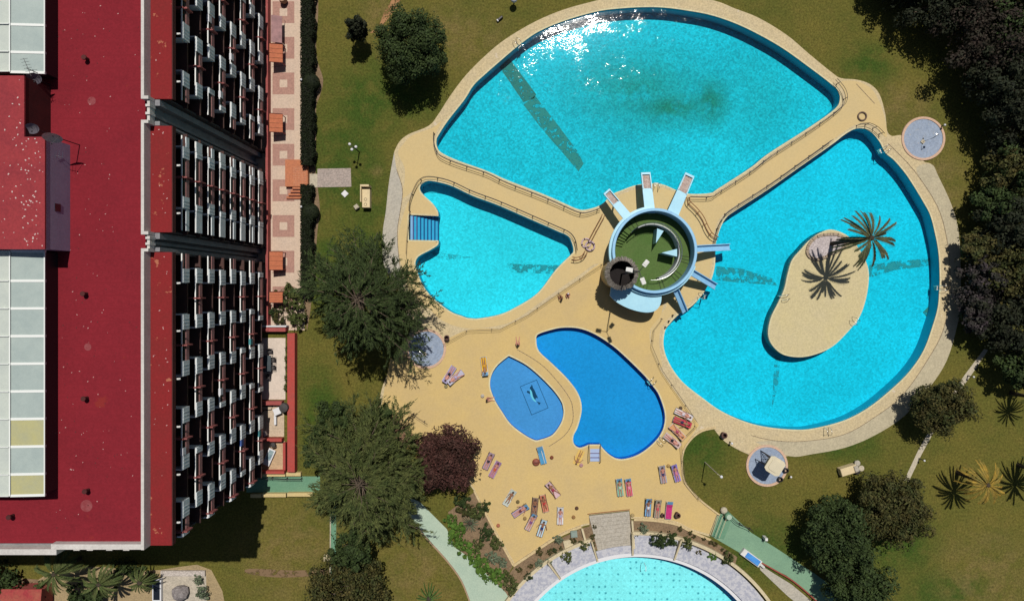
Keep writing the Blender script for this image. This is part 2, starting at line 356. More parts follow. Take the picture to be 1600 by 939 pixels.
M['fE'] = floor_mat('light_blue_tile', (.24, .30, .58), vary=.06)
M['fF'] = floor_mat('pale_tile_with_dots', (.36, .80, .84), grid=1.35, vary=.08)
M['wallA'] = mat('pool_wall_tile', (.05, .42, .56), (.04, .36, .5), 1, .5)
M['wallD'] = mat('blue_pool_wall_tile', (.03, .16, .6), (.02, .13, .5), 1, .5)
def basin(outs, depth, fm, wm, wl, watermat, holes=(), lip=GZ):
    mb = MB()
    for q in list(outs) + list(holes):
        n = len(q); v = [(x, y, -depth) for x, y in q] + [(x, y, lip - .004) for x, y in q]
        mb.add(v, [(i, (i+1) % n, n+(i+1) % n, n+i) for i in range(n)])
    w_ = obj('pool_wall', mb, wm); tag(w_, kind='structure')
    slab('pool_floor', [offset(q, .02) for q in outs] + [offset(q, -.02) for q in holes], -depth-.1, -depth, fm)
    cu = slab('pool_water', [offset(q, -.004) for q in outs] + [offset(q, .004) for q in holes], wl-.0005, wl, watermat)
    # keep only the single upper sheet of water
    me = cu.data; keep = [p for p in me.polygons if p.normal.z > .5]
    vs = [tuple(v.co) for v in me.vertices]; nm = bpy.data.meshes.new('pool_water'); nm.from_pydata(vs, [], [tuple(p.vertices) for p in keep]); nm.materials.append(watermat); nm.validate(); cu.data = nm
def P_pool(q, z=0): return q
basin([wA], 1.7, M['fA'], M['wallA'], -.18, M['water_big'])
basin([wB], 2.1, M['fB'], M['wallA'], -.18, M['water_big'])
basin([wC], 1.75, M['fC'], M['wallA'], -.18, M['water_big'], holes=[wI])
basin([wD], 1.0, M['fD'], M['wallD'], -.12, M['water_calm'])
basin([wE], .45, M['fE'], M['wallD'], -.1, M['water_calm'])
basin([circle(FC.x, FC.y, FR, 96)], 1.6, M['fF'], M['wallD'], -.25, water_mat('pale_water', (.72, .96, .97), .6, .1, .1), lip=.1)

# stains and old grating bands lying on the pool floors
def stain_mat(name, c, th=.45, sc=1.6):
    m = bpy.data.materials.new(name); m.use_nodes = True; n = m.node_tree; b = n.nodes['Principled BSDF']; b.inputs['Base Color'].default_value = (*c, 1); b.inputs['Roughness'].default_value = .8
    x = n.nodes.new('ShaderNodeTexNoise'); x.inputs['Scale'].default_value = sc; x.inputs['Detail'].default_value = 9; x.inputs['Roughness'].default_value = .75
    g = n.nodes.new('ShaderNodeNewGeometry'); n.links.new(g.outputs['Position'], x.inputs['Vector']); r = n.nodes.new('ShaderNodeMapRange'); r.inputs[1].default_value = th; r.inputs[2].default_value = th + .07; n.links.new(x.outputs['Fac'], r.inputs[0]); n.links.new(r.outputs[0], b.inputs['Alpha']); return m
SA = stain_mat('dark_green_algae', (.12, .17, .14), .40); SB = stain_mat('teal_algae', (.08, .27, .29), .47)
for pts, zz, m_ in (([(778,102),(796,92),(838,148),(834,154),(818,160)], -1.695, SA), ([(818,164),(836,150),(872,196),(902,236),(912,256),(904,268),(880,240),(845,200)], -1.695, stain_mat('green_algae', (.12,.22,.19), .43)),
                  ([(792,412),(850,414),(885,414),(866,428),(800,426)], -2.095, SB), ([(664,392),(740,402),(700,406),(668,402)], -2.095, stain_mat('faint_algae', (.1,.38,.42), .5)),
                  ([(1119,416),(1160,420),(1209,436),(1214,446),(1160,442),(1119,438)], -1.745, SB), ([(1358,414),(1400,408),(1466,403),(1466,414),(1400,422),(1358,434)], -1.745, SB),
                  ([(1210,556),(1220,556),(1216,600),(1206,640),(1208,600)], -1.745, stain_mat('speckled_algae', (.06,.3,.36), .5)), ([(1442,488),(1454,476),(1452,500)], -1.745, SA)):
    slab('algae_stain', [PP(pts, zz)], zz-.003, zz+.004, m_)
# ---- dolphin picture laid in tile on the floor of the small blue pool
zE = -.446
mk = MB()
def lineq(a, b, wd, z, mb, mi=0):
    a, b = Vector(a), Vector(b); d = (b-a).normalized(); nrm = Vector((-d.y, d.x))*wd/2; a -= d*wd/2; b += d*wd/2
    mb.add([(a.x-nrm.x, a.y-nrm.y, z), (b.x-nrm.x, b.y-nrm.y, z), (b.x+nrm.x, b.y+nrm.y, z), (a.x+nrm.x, a.y+nrm.y, z)], [(0, 1, 2, 3)], mi)
rc = PP([(812.8,604), (838.4,593.5), (856.5,637), (830.7,648)], zE)
for i in range(4): lineq(rc[i], rc[(i+1) % 4], .06, zE + .001*i, mk)
M['ink'] = mat('dark_tile', (.02, .04, .1), None, rough=.6); M['palemark'] = mat('white_tile', (.55, .6, .68), None, rough=.5)
dz = zE + .006
mk.prism(PP(smooth([(828,605),(831,604),(836,611),(838,619),(835,626),(832,620),(829,613)], 4), zE), zE, dz)
mk.prism(PP([(824,610),(830,612),(829,616),(823,613)], zE), zE, dz+.002); mk.prism(PP([(830,601),(832,602),(833,608),(830,606)], zE), zE, dz+.002); mk.prism(PP([(838,616),(841,622),(837,621)], zE), zE, dz+.002)
mk.prism(PP([(838,627),(845,629),(842,633),(841,630)], zE), zE, dz+.002)
mk.prism(PP(smooth([(828,608),(831,612),(833,620),(838,628),(833,625),(829,617)], 4), zE), zE, dz+.004, 1)
tag(obj('tile_picture', mk, [M['ink'], M['palemark']]), kind='structure')

# ---- decks
M['rim'] = mat('pale_rim_paving', (.46, .37, .215), (.42, .35, .225), .35, .85, .15, 25, fine=.3, spots=((.52, .44, .34), .9, .66))
M['arm'] = mat('tan_deck_paint', (.505, .38, .18), (.47, .365, .185), .3, .8, .1, 25, fine=.08, spots=((.55, .46, .33), 1.1, .72))
M['plaza'] = mat('yellow_deck_paint', (.50, .362, .146), (.445, .33, .155), .22, .8, .1, 25, fine=.09, spots=((.4, .28, .12), 1.1, .70))
M['coping'] = mat('pool_coping', (.54, .49, .3), (.46, .42, .26), 1, .7, fine=.2)
M['path'] = mat('ribbed_path', (.40, .35, .24), (.34, .3, .21), .5, .9, .2, 25, fine=.25)
M['cpath'] = mat('grey_path', (.38, .35, .29), (.33, .31, .27), .5, .9, .2, 25, fine=.25)
slab('pool_deck', [wDK, wA, wB, wC, wD, wE], -.06, GZ, M['rim'])
slab('pool_island', [wI], -1.7, GZ, mat('island_paving', (.47, .40, .22), (.45, .385, .235), .3, .85, .1, 25, fine=.2))
for q in (wA, wB, wC, wD, wE): slab('pool_coping', [offset(q, .16), offset(q, .003)], GZ-.02, GZ+.012, M['coping'])
slab('pool_coping', [offset(wI, -.003), offset(wI, -.16)], GZ-.02, GZ+.012, M['coping'])
# tan arms between the big pools and round the slide tower
ARM = [(646,300),(632,330),(622,380),(634,440),(652,470),(668,480),(690,500),(722,512),(757,512),(800,502),(850,468),(905,430),(935,412),(960,440),(1040,470),(1020,505),(1017,540),(1026,570),(1034,572),(1030,540),(1032,515),(1046,496),(1076,474),(1100,448),(1112,414),(1113,385),(1114,370),(1130,335),(1200,290),(1306,215),(1340,194),(1366,196),(1384,215),(1384,195),(1376,165),(1362,140),(1340,128),(1318,127),(1312,133),(1320,150),(1312,172),(1265,204),(1175,268),(1125,300),(1105,308),(1076,308),(1025,292),(975,302),(945,322),(915,333),(870,320),(760,272),(690,246),(678,232),(678,215),(690,190),(676,200),(644,212),(630,226),(622,240),(632,262),(632,285),(628,310)]
def inside(p, poly):
    c = False; x, y = p
    for i in range(len(poly)):
        x0, y0 = poly[i-1]; x1, y1 = poly[i]
        if (y0 > y) != (y1 > y) and x < (x1-x0)*(y-y0)/(y1-y0) + x0: c = not c
    return c
def clipped(name, px, mat_, z, pools, thick=.004):
    # flat sheet cut back from the pool edges: constrained triangulation, pieces over the pools dropped
    from mathutils.geometry import delaunay_2d_cdt
    outer = PP(smooth(px, 4)); loops = [outer] + [offset(q, .15) for q in pools]; vs = []; es = []
    for l in loops:
        o = len(vs); vs += [Vector(p) for p in l]; es += [(o+i, o+(i+1) % len(l)) for i in range(len(l))]
    v, e, f = delaunay_2d_cdt(vs, es, [], 0, 1e-4)[:3]
    keep = []
    for t in f:
        c = (sum(v[i].x for i in t)/3, sum(v[i].y for i in t)/3)
        if inside(c, outer) and not any(inside(c, q) for q in pools): keep.append(tuple(t))
    mb = MB(); mb.v = [(a.x, a.y, z) for a in v]; mb.f = keep; mb.m = [0]*len(keep)
    return tag(obj(name, mb, mat_), kind='structure')
clipped('deck_paving', ARM, M['arm'], GZ+.004, [wA, wB, wC])
PLZ = [(610,560,1),(690,535,1),(732,515),(781,514,1),(824,492),(863,465),(904,437),(948,410),(1000,440),(1035,455),(1033,490),(1016,515),(1018,545),(1033,580),(1062,622),(1092,664,1),(1078,684),(1065,710),(1067,749),(1089,776),(1120,802,1),(1108,834,1),(1079,825),(1056,814),(1020,808),(985,807,1),(983,795,1),(920,802,1),(921,817,1),(909,819),(880,830),(853,846),(804,879,1),(772,822),(742,764,1),(700,719),(640,686),(611,668),(596,650),(600,612)]
clipped('plaza_paving', PLZ, M['plaza'], GZ+.008, [wC, wD, wE])
# outer ribbed path on the east side and the grey path on the west side
OP = [(1432,262),(1455,257),(1466,276),(1487,322),(1498,366),(1501,430),(1500,480),(1494,514),(1479,563),(1453,604),(1412,650),(1366,680),(1320,699),(1269,709),(1232,712),(1180,690,1),(1210,688),(1257,689),(1317,679),(1364,653),(1410,617),(1451,559),(1474,514),(1483,460),(1484,424),(1479,373),(1464,322),(1440,284)]
slab('ribbed_path', [PP(smooth(OP, 4))], GZ-.01, GZ+.012, M['path'])
WP = [(616,238,1),(608,284),(603,330),(598,366),(600,414),(618,442),(632,452,1),(624,409),(621,363),(626,327),(629,296),(620,266)]
slab('grey_path', [PP(smooth(WP, 4))], GZ-.01, GZ+.012, M['cpath'])
# joint lines in the paving
jm = mat('joint_line', (.2, .15, .1), None, rough=.9); jb = MB()
for pts in ([(1388,225),(1428,267),(1464,322),(1479,373),(1484,424),(1483,460),(1474,514),(1451,559),(1410,617),(1364,653),(1317,679),(1257,689),(1210,688),(1174,680)], [(620,266),(629,296),(626,327),(621,363),(624,409),(630,440)],
            [(808,546),(829,558),(850,573),(872,597),(890,622),(895,640),(894,660),(882,680),(858,697)], [(1338,132),(1366,162)]):
    pts = smooth_open(PP(pts), 4)
    for a, b in zip(pts, pts[1:]): lineq(a, b, .07, GZ+.0165, jb)
tag(obj('paving_joint', jb, jm), kind='structure')
# kerbs of the plaza
M['kerb'] = mat('cream_kerb', (.5, .4, .22), (.42, .3, .16), 2, .8, fine=.3)
def strip(name, pts, wd, z0, z1, m_, label=None, cat=None, closed=False, h=0, parent=None):
    p = PP(pts, h) if not closed else PP(pts, h); p = smooth_open(p, 4) if len(p) > 2 else p
    q = offset_open(p, wd/2) + offset_open(p, -wd/2)[::-1]
    mb = MB(); n = len(p); v = []
    L, R_ = offset_open(p, wd/2), offset_open(p, -wd/2)
    for i in range(n): v += [(*L[i], z0), (*R_[i], z0), (*R_[i], z1), (*L[i], z1)]
    f = []
    for i in range(n-1):
        for k in range(4): f.append((4*i+k, 4*i+(k+1) % 4, 4*i+4+(k+1) % 4, 4*i+4+k))
    f += [(3, 2, 1, 0), (4*n-4, 4*n-3, 4*n-2, 4*n-1)]
    mb.add(v, f); o = obj(name, mb, m_, parent)
    if label: tag(o, label, cat)
    elif parent is None: tag(o, kind='structure')
    return o
def offset_open(p, d):
    out = []
    for i in range(len(p)):
        a, b = p[max(i-1, 0)], p[min(i+1, len(p)-1)]; dx, dy = b[0]-a[0], b[1]-a[1]; L = math.hypot(dx, dy) or 1
        out.append((p[i][0]-d*dy/L, p[i][1]+d*dx/L))
    return out
strip('kerb', [(802,883),(853,849),(880,833),(908,822)], .28, 0, .22, M['kerb'])
strip('kerb', [(990,811),(1020,812),(1056,818),(1079,829),(1110,843)], .28, 0, .2, M['kerb'])
strip('kerb', [(802,882),(770,823),(741,766)], .22, 0, .2, M['kerb'])
strip('kerb', [(1118,668),(1096,673),(1078,687),(1066,710),(1068,749),(1090,777),(1124,804)], .2, 0, .2, M['kerb'])

# ---- east terrace beside the flats
M['terrace'] = mat('pink_beige_terrace', (.50, .38, .29), (.45, .35, .28), .3, .85, .1, 20, fine=.2)
M['terracotta'] = mat('terracotta_paving', (.34, .19, .15), (.30, .17, .14), .8, .85, .1, 20, fine=.25)
slab('terrace_paving', [PP([(390,-260),(476,-260),(476,516),(390,516)])], -.01, .05, M['terrace'])
tb = MB()
for k in range(-4, 9):
    cy = 131 + 55.6*k; xc = 443
    if cy > 480: continue
    o = 17; i_ = 6
    for (x0, y0, x1, y1) in ((xc-o, cy-o, xc+o, cy-i_), (xc-o, cy+i_, xc+o, cy+o), (xc-o, cy-i_, xc-i_, cy+i_), (xc+i_, cy-i_, xc+o, cy+i_)):
        a, b = P(x0, y1), P(x1, y0); tb.add([(a.x, a.y, .054), (b.x, a.y, .054), (b.x, b.y, .054), (a.x, b.y, .054)], [(0, 1, 2, 3)])
tag(obj('terrace_pattern', tb, M['terracotta']), kind='structure')
slab('garden_border', [PP(smooth([(476,-200),(498,-200),(497,20),(494,60),(496,95),(505,125),(500,150),(494,170),(494,240),(492,255),(496,290),(500,330),(496,360),(492,420),(488,460),(476,470)], 3))], 0, .02, M['soil'])
slab('stone_path', [PP([(496,264),(548,263),(549,292),(496,293)])], 0, .035, mat('patterned_stone', (.33, .27, .24), (.24, .21, .19), 1.6, .9, .3, 12, fine=.4))
slab('stone_path', [PP([(484,272),(496,272),(496,293),(484,293)])], 0, .03, M['concrete'])
# lower left: green court path, light paths
M['greenpath'] = mat('green_path_paint', (.10, .22, .14), (.13, .25, .16), .5, .8, fine=.2)
M['mint'] = mat('mint_path_paint', (.35, .43, .34), (.30, .39, .31), .5, .8, fine=.12)
slab('green_path', [PP([(385,744),(500,744),(500,769),(385,769)])], 0, .02, M['greenpath'])
slab('green_path', [PP([(516,769),(526,769),(524,930),(516,940)])], 0, .02, M['greenpath'])
slab('mint_path', [PP([(636,775),(656,784),(674,802),(698,826),(712,856),(739,874),(762,898),(790,925),(812,960),(746,960),(733,939),(721,906),(698,874),(668,841),(644,814),(626,795)])], 0, .03, M['mint'])
strip('kerb', [(626,796),(644,815),(668,842),(698,875),(721,907),(736,945)], .15, 0, .14, mat('red_kerb', (.3, .2, .13), None, rough=.9))
slab('green_path', [PP([(1122,803),(1139,800),(1174,832),(1213,856),(1240,874),(1272,895),(1320,930),(1340,960),(1300,960),(1264,926),(1228,898),(1189,880),(1154,862),(1111,837)])], 0, .04, mat('sage_path_paint', (.17, .29, .19), (.14, .25, .17), .5, .8, fine=.12))
slab('gravel_path', [PP([(1538,545),(1544,547),(1515,590),(1478,640),(1440,710),(1420,752),(1413,750),(1434,705),(1470,640),(1508,585)])], 0, .012, M['concrete'])
# planting bed between plaza and round pool
slab('planting_bed', [PP([(803,886),(853,852),(909,825),(921,822),(921,806),(983,800),(986,812),(1020,814),(1056,820),(1079,831),(1109,841),(1130,855),(1152,870),(1146,890),(1110,900),(996,850),(900,862),(790,955),(770,955),(785,910)])], 0, .02, M['soil'])
slab('planting_bed', [PP([(700,800),(742,768),(770,824),(801,884),(786,912),(770,925),(740,880),(714,856)])], 0, .022, M['soil'])
# sandy ground lower left
M['sand'] = mat('dry_sand', (.32, .24, .13), (.22, .17, .1), .5, .95, .4, 12, fine=.3)
slab('sandy_ground', [PP(smooth([(60,905),(140,885),(210,892),(250,890),(330,890),(334,1000),(60,1000)], 3))], 0, .015, M['sand'])
slab('patio_paving', [PP([(252,892),(322,892),(324,1000),(250,1000)])], 0, .04, mat('light_patio', (.42, .37, .3), (.3, .27, .22), 1.2, .9, fine=.3))
slab('back_yard', [PP([(-300,880),(60,905),(60,1000),(-300,1000)])], 0, .02, M['soil'])
# ------------------------------------------------------------ block of flats (west)
M['roof'] = mat('red_roof_coating', (.19, .015, .023), (.155, .013, .02), .25, .9, .15, 14, fine=.18, spec=.12, spots=((.20, .022, .02), .3, .66), bands=(1.05, .08))
M['eave'] = mat('red_eave_coating', (.20, .018, .02), (.165, .02, .02), .5, .9, .15, 14, fine=.16, spec=.12, spots=((.34, .12, .07), .9, .64))
M['maroon'] = mat('dark_maroon', (.075, .015, .014), (.05, .012, .012), 1, .8)
M['parapetw'] = mat('white_parapet', (.52, .5, .47), (.42, .4, .38), .7, .8, fine=.15)
M['loggia'] = mat('shade_dark_loggia_wall', (.05, .045, .045), (.035, .03, .035), .7, .9)  # shade under the balcony slabs is put into this wall colour
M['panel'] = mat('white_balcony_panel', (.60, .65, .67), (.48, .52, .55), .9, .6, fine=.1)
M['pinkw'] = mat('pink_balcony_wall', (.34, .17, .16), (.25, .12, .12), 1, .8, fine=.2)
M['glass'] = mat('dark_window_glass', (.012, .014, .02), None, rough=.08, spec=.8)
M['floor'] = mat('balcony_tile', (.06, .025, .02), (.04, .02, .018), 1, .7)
XB, XP, XW = -29.0, -30.77, -68.0        # balcony face, parapet wall face, west end
YN, YS = 34.0, -21.4
bld = thing('apartment_building', 'long apartment block with a red flat roof and many white balconies', 'building', (-48, 6, 0))
mb = MB()
mb.box(XW, YS, -.02, XP - .6, YN, 22.9)          # core
for y0, y1 in ((13.65, 15.9), (3.1, 4.76)):
    mb.box(XP - .6, y0, -.02, XP, y1, 22.9)
obj('wall', mb, M['grey_wall'], bld)
# recessed vertical fins in the two grey slots
f = MB()
for y0, y1 in ((13.65, 15.9), (3.1, 4.76)):
    n = 3; dy = (y1-y0)/n
    f.box(XP+.002, y1-.55, -.02, XP+.75, y1-.05, 22.85); f.box(XP+.002, y0+.05, -.02, XP+.75, y0+.4, 22.85); f.box(XP+.002, y0+.8*dy+.2, -.02, XP+.3, y0+.8*dy+.45, 23.2)
obj('pilaster', f, M['grey_wall'], bld)
# loggia back walls
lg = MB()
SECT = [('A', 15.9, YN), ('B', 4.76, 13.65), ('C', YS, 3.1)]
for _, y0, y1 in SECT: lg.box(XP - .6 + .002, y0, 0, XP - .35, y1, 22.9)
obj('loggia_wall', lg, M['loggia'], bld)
# roof deck
r = MB(); r.box(XW, YS+.3, 22.9, XP-.25, YN, 23.2)
obj('roof', r, M['roof'], bld)
pz = 23.9
pp = MB()
# stepped east parapet: set back a little over the slots
segs = [(YS, 3.1, XP), (3.1, 4.76, XP-.0), (4.76, 13.65, XP), (13.65, 15.9, XP), (15.9, YN, XP)]
pp.box(XP-.25, YS, 22.9, XP, 3.1, pz); pp.box(XP-.25, 4.76, 22.9, XP, 13.65, pz); pp.box(XP-.25, 15.9, 22.9, XP, YN, pz)
for y0, y1 in ((13.65, 15.9), (3.1, 4.76)):
    pp.box(XP-.25, y0+.002, 22.9, XP+.35, y0+.26, pz-.003); pp.box(XP-.25, y1-.26, 22.9, XP+.35, y1-.002, pz-.003)
    pp.box(XP+.12, y0+.27, 22.9, XP+.34, y1-.27, pz-.25)
    for t in (.33, .62): pp.box(XP+.06, y0+(y1-y0)*t, 22.9, XP+.42, y0+(y1-y0)*t+.2, pz-.1)
obj('parapet', pp, M['parapetw'], bld)
ps = MB(); ps.box(-38.2, YS+.02, 22.9, XP-.252, YS+.45, pz-.05); ps.box(XW, YS-.42, 22.9, -38.2, YS+.05, pz-.05)
ps.box(-38.45, YS-.42, 22.2, -38.0, YS+.46, pz-.052)
for xx in (-36.7, -35.6, -34.0, -32.6): ps.box(xx, YS-.12, 23.1, xx+.5, YS+.021, 23.7)
obj('parapet', ps, M['parapetw'], bld)
# eaves strips
for nme, y0, y1 in SECT:
    e = MB(); e.box(XP+.003, y0+(.0 if nme != 'C' else 0), 22.55, XB, y1, 22.9); ev = obj('eave', e, M['eave'], bld)
    fz = MB(); fz.box(XB+.002, y0, 22.35, XB+.07, y1, 22.88); obj('fascia', fz, M['maroon'], ev)
    lampm = MB()
    y = y0 + 1.6
    while y < y1: lampm = MB(); lampm.box(XB+.07, y, 22.1, XB+.28, y+.14, 22.2); lampm.ball((XB+.3, y+.07, 22.15), .09, 8); y += 4.05; obj('eave_lamp', lampm, M['white'], ev)

FL = 2.485
rails = [20.96 - FL*k for k in range(8)]
M['cap'] = mat('white_rail_cap', (.7, .7, .68), None, rough=.6)
rnd = random.Random(4)
HW = 2.66
def balcony(k, yc, lo, hi, fin=True, stag=True):
    z = rails[k]; fl = z - 1.02; mb = MB(); xo, xi = XB, XB-.12
    for s in (-1, 1):
        a, b = (yc + .08, yc + HW) if s > 0 else (yc - HW, yc - .08)
        a, b = max(a, lo), min(b, hi)
        if b - a < .3: continue
        sol = rnd.choice((1.2, 1.45, 1.3, .5 if stag else .4))
        if not stag: sol = .55 if (k % 2) else 1.0
        if s > 0: so0, so1, ro0, ro1 = max(a, b-sol), b, a, max(a, b-sol)
        else: so0, so1, ro0, ro1 = a, min(b, a+sol), min(b, a+sol), b
        mb.box(xi, so0, fl-.15, xo, so1, z-.04, 0)                     # solid white end
        for q in (so0+.3, so0+.6, so0+.9):
            if q < so1-.1: mb.box(xo+.001, q, fl-.05, xo+.025, q+.05, z-.08, 0)
        if ro1 > ro0 + .1:
            mb.box(xi, ro0, fl-.15, xo-.03, ro1, fl+.42, 1)             # low pink upstand
            mb.box(xi+.02, ro0, fl+.42, xi+.05, ro1, z-.3, 3)           # solid dark panel standing in for the shaded recess
        mb.box(xi-.04, a, z-.04, xi+.06, b, z+.03, 2)                    # white cap
        e = b if s > 0 else a
        mb.box(XP+.05, e-.06, fl, xi, e+.06, z-.05, 0); mb.box(XP+.05, e-.05, z-.05, xi-.042, e+.05, z, 2)
    o = obj('balcony', mb, [M['panel'], M['pinkw'], M['cap'], M['dark_metal']], bld)
    if fin and lo+.2 < yc < hi-.2:
        d = MB(); v = d.box(XP-.3, yc-.07, fl-.15, XB+.02, yc+.07, z+.08); d.box(XB+.022, yc-.06, fl-.15, XB+.3, yc+.06, z-.1)
        obj('divider', d, M['pinkfin'], o)
    # glazed door and shutter on the loggia wall
    w_ = MB()
    for s in (-1, 1):
        c = yc + s*1.3
        if lo+.5 < c < hi-.5: w_.box(XP-.345, c-.8, fl+.02, XP-.3, c+.8, fl+2.05)
    if w_.v: obj('window', w_, M['glass'], o)
    if stag and rnd.random() < .32 and lo+1 < yc < hi-1:
        l = MB(); c = yc + rnd.choice((-1, 1))*rnd.uniform(.7, 1.2); l.box(XB+.005, c-.3, z-.5, XB+.02, c+.35, z+.045); l.box(XB-.2, c-.3, z+.032, XB+.02, c+.35, z+.05)
        obj('towel', l, rnd.choice(TOW), o)
M['pinkfin'] = mat('dusty_red_fin', (.25, .075, .07), (.18, .06, .06), 1, .8)
TOW = [mat('laundry_orange', (.4, .13, .06), None), mat('laundry_blue', (.05, .1, .3), None), mat('laundry_white', (.55, .55, .58), None), mat('laundry_teal', (.05, .2, .22), None)]
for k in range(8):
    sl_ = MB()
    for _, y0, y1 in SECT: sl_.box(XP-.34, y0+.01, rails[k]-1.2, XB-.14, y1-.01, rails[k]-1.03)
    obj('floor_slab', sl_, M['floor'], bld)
    ev = (k % 2 == 0)
    for yc in ((24.35, 32.45) if ev else (20.1, 28.2)): balcony(k, yc, 15.9, YN)
    if not ev: pass
    if ev: balcony(k, 16.25, 15.9, YN, fin=False)
    for yc in ((3.25, -4.85, -12.95, -21.0) if ev else (-.8, -8.85, -16.95)): balcony(k, yc, YS, 3.1)
    balcony(k, 9.7, 4.76, 13.65, stag=False)
    g = MB()      # long extra panels of the middle section
    for s in (-1, 1):
        g = MB(); a, b = (9.7+HW+.05, 13.3) if s > 0 else (5.1, 9.7-HW-.05)
        z = rails[k]; fl = z-1.02
        g.box(XB-.12, a, fl-.15, XB-.03, b, z-.04 if k % 2 else fl+.4, 0); g.box(XB-.16, a, z-.04, XB-.06, b, z+.03, 1)
        obj('balcony_panel', g, [M['panel'], M['cap']], bld)
# party walls closing the sections
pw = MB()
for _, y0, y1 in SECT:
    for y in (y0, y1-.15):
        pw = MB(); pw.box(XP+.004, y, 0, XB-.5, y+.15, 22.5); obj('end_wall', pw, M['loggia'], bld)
# roof vents and debris
vb = [(135,92),(133,459),(134,622),(136,766),(18,806)]
for x, y in vb:
    p = P(x, y, 23.4); v = MB(); v.tube([(p.x, p.y, 23.2), (p.x, p.y, 23.72)], .14, 10); v.tube([(p.x, p.y, 23.72), (p.x, p.y, 23.8)], [.22, .2], 10)
    obj('roof_vent', v, M['maroon'], bld)
dots = MB(); rr = random.Random(9)
for i in range(170):
    if rr.random() < .5: px, py = rr.uniform(85, 220), rr.uniform(5, 835)
    else: px, py = rr.gauss(135, 22), rr.choice((60, 150, 240, 330, 470, 640, 720)) + rr.gauss(0, 30)
    p = P(px, py, 23.2); s = rr.uniform(.02, .055); dots.obox((p.x, p.y), s*2, s*1.3, .02, rr.uniform(0, 3), rr.randrange(2), 23.2)
for i in range(45):
    p = P(rr.uniform(238, 264), rr.uniform(5, 845), 22.9)
    if not (3.0 < p.y < 4.9 or 13.5 < p.y < 16 or p.y < YS+.2): s = rr.uniform(.03, .07); dots.obox((p.x, p.y), s*2, s*1.2, .02, rr.uniform(0, 3), 0, 22.9)
_l = obj('roof_litter', dots, [mat('pale_droppings', (.42, .24, .23), None), mat('dark_droppings', (.09, .02, .02), None)], bld); _l['kind'] = 'stuff'
st = MB()
for px, py, s in ((137,542,.3),(135,790,.5),(143,158,.35)):
    p = P(px, py, 23.2); st = MB(); st.prism(circle(p.x, p.y, s, 18), 23.2, 23.207); obj('roof_patch', st, mat('worn_patch', (.23, .06, .065), (.19, .03, .035), 3, .9), bld)

# stair tower on the roof
tz = 26.3
def RX(px, z): return P(px, 0, z).x
def RY(py, z): return P(0, py, z).y
x_e = RX(69, tz); yb = RY(389, tz); ym = RY(214, tz); xm = RX(37, tz); yt = RY(119, tz)
tw = thing('stair_tower', 'red topped rooftop stair tower with a white side wall tinted lilac for shade and satellite dishes around it', 'stair tower', (-42, 8, 23.2))
t = MB(); t.box(XW-.5, ym, 23.2, xm, yt, tz-.15); obj('rear_wall', t, M['maroon'], tw)  # dark wall colour paints in the shade of the notch
t = MB(); t.box(XW-.5, yb, 23.2, x_e, ym, tz-.15)
obj('wall', t, mat('shade_tinted_wall', (.30, .26, .36), (.26, .22, .32), .8, .85, fine=.12), tw)  # white wall with its bluish shade painted in as lilac
t = MB(); t.box(XW-.5, yb-.03, tz-.15, x_e+.04, ym, tz); t.box(XW-.5, ym, tz-.15, xm+.03, yt+.03, tz)
rf = obj('roof', t, mat('speckled_red_roof', (.26, .03, .035), (.2, .022, .03), .5, .85, .15, 14, fine=.2, spots=((.35, .3, .28), 5, .69)), tw)
t = MB()
for i in range(110):
    px, py = rr.uniform(2, 67) if rr.random() < .5 else rr.gauss(50, 10), rr.uniform(122, 385)
    if py < 216 and px > 34 or px > 67 or px < 1: continue
    p = P(px, py, tz); s = rr.uniform(.03, .07); t.obox((p.x, p.y), s*2, s*1.3, .02, rr.uniform(0, 3), 0, tz)
obj('litter', t, mat('chalky_droppings', (.5, .38, .36), None), rf)['kind'] = 'stuff'
t = MB(); t.box(x_e+.002, RY(330, 25), 24.4, x_e+.03, RY(318, 25), 25.1); obj('window', t, M['glass'], tw)

def dish(px, py, z, r, az, tilt, label, m_, zb):
    c = P(px, py, z); d = thing('satellite_dish', label, 'satellite dish', (c.x, c.y, zb), 0, 'satellite dishes on the roof')
    n = Vector((cos(az)*cos(tilt), sin(az)*cos(tilt), sin(tilt))); q = n.to_track_quat('Z', 'Y')
    mb = MB(); mb.lathe((0, 0), [(.01, -.02)]+[(r*t_, r*.22*t_*t_) for t_ in (.25, .5, .75, 1)], 24)
    mb.v = [tuple(q @ Vector(v) + Vector((0, 0, z-zb))) for v in mb.v]; o = obj('reflector', mb, m_, d, world=False, sm=True)
    m2 = MB(); m2.tube([(0, 0, 0), (0, 0, z-zb)], .04, 8); obj('mast', m2, M['dark_metal'], d, world=False)
    m3 = MB(); top = q @ Vector((0, 0, r*1.0)) + Vector((0, 0, z-zb)); e = q @ Vector((r*.8, 0, r*.15)) + Vector((0, 0, z-zb)); m3.tube([e, top], .015, 5); m3.ball(top, .06, 8); obj('feed_arm', m3, M['dark_metal'], d, world=False)
M['dishw'] = mat('cream_dish', (.6, .52, .44), (.5, .42, .36), 4, .5); M['dishg'] = mat('grey_dish', (.16, .15, .17), (.12, .11, .13), 4, .5)
dish(82, 213, 26.5, .7, -1.45, .36, 'large cream satellite dish at the corner of the stair tower', M['dishw'], 23.2)
dish(49, 200, 25.8, .5, -1.0, .6, 'grey satellite dish in the dark notch of the stair tower', M['dishg'], 23.2)
dish(52, 122, 25.2, .55, -1.0, .5, 'dark grey satellite dish at the end of the roof skylight', M['dishg'], 23.2)
a = thing('tv_antenna', 'thin rooftop television aerial beside the shade-tinted wall', 'antenna', (*P(98, 246, 24)[:2], 23.2))
mb = MB(); mb.tube([(0, 0, 0), (0, 0, 1.9)], .03, 6); obj('mast', mb, M['chrome'], a, world=False)
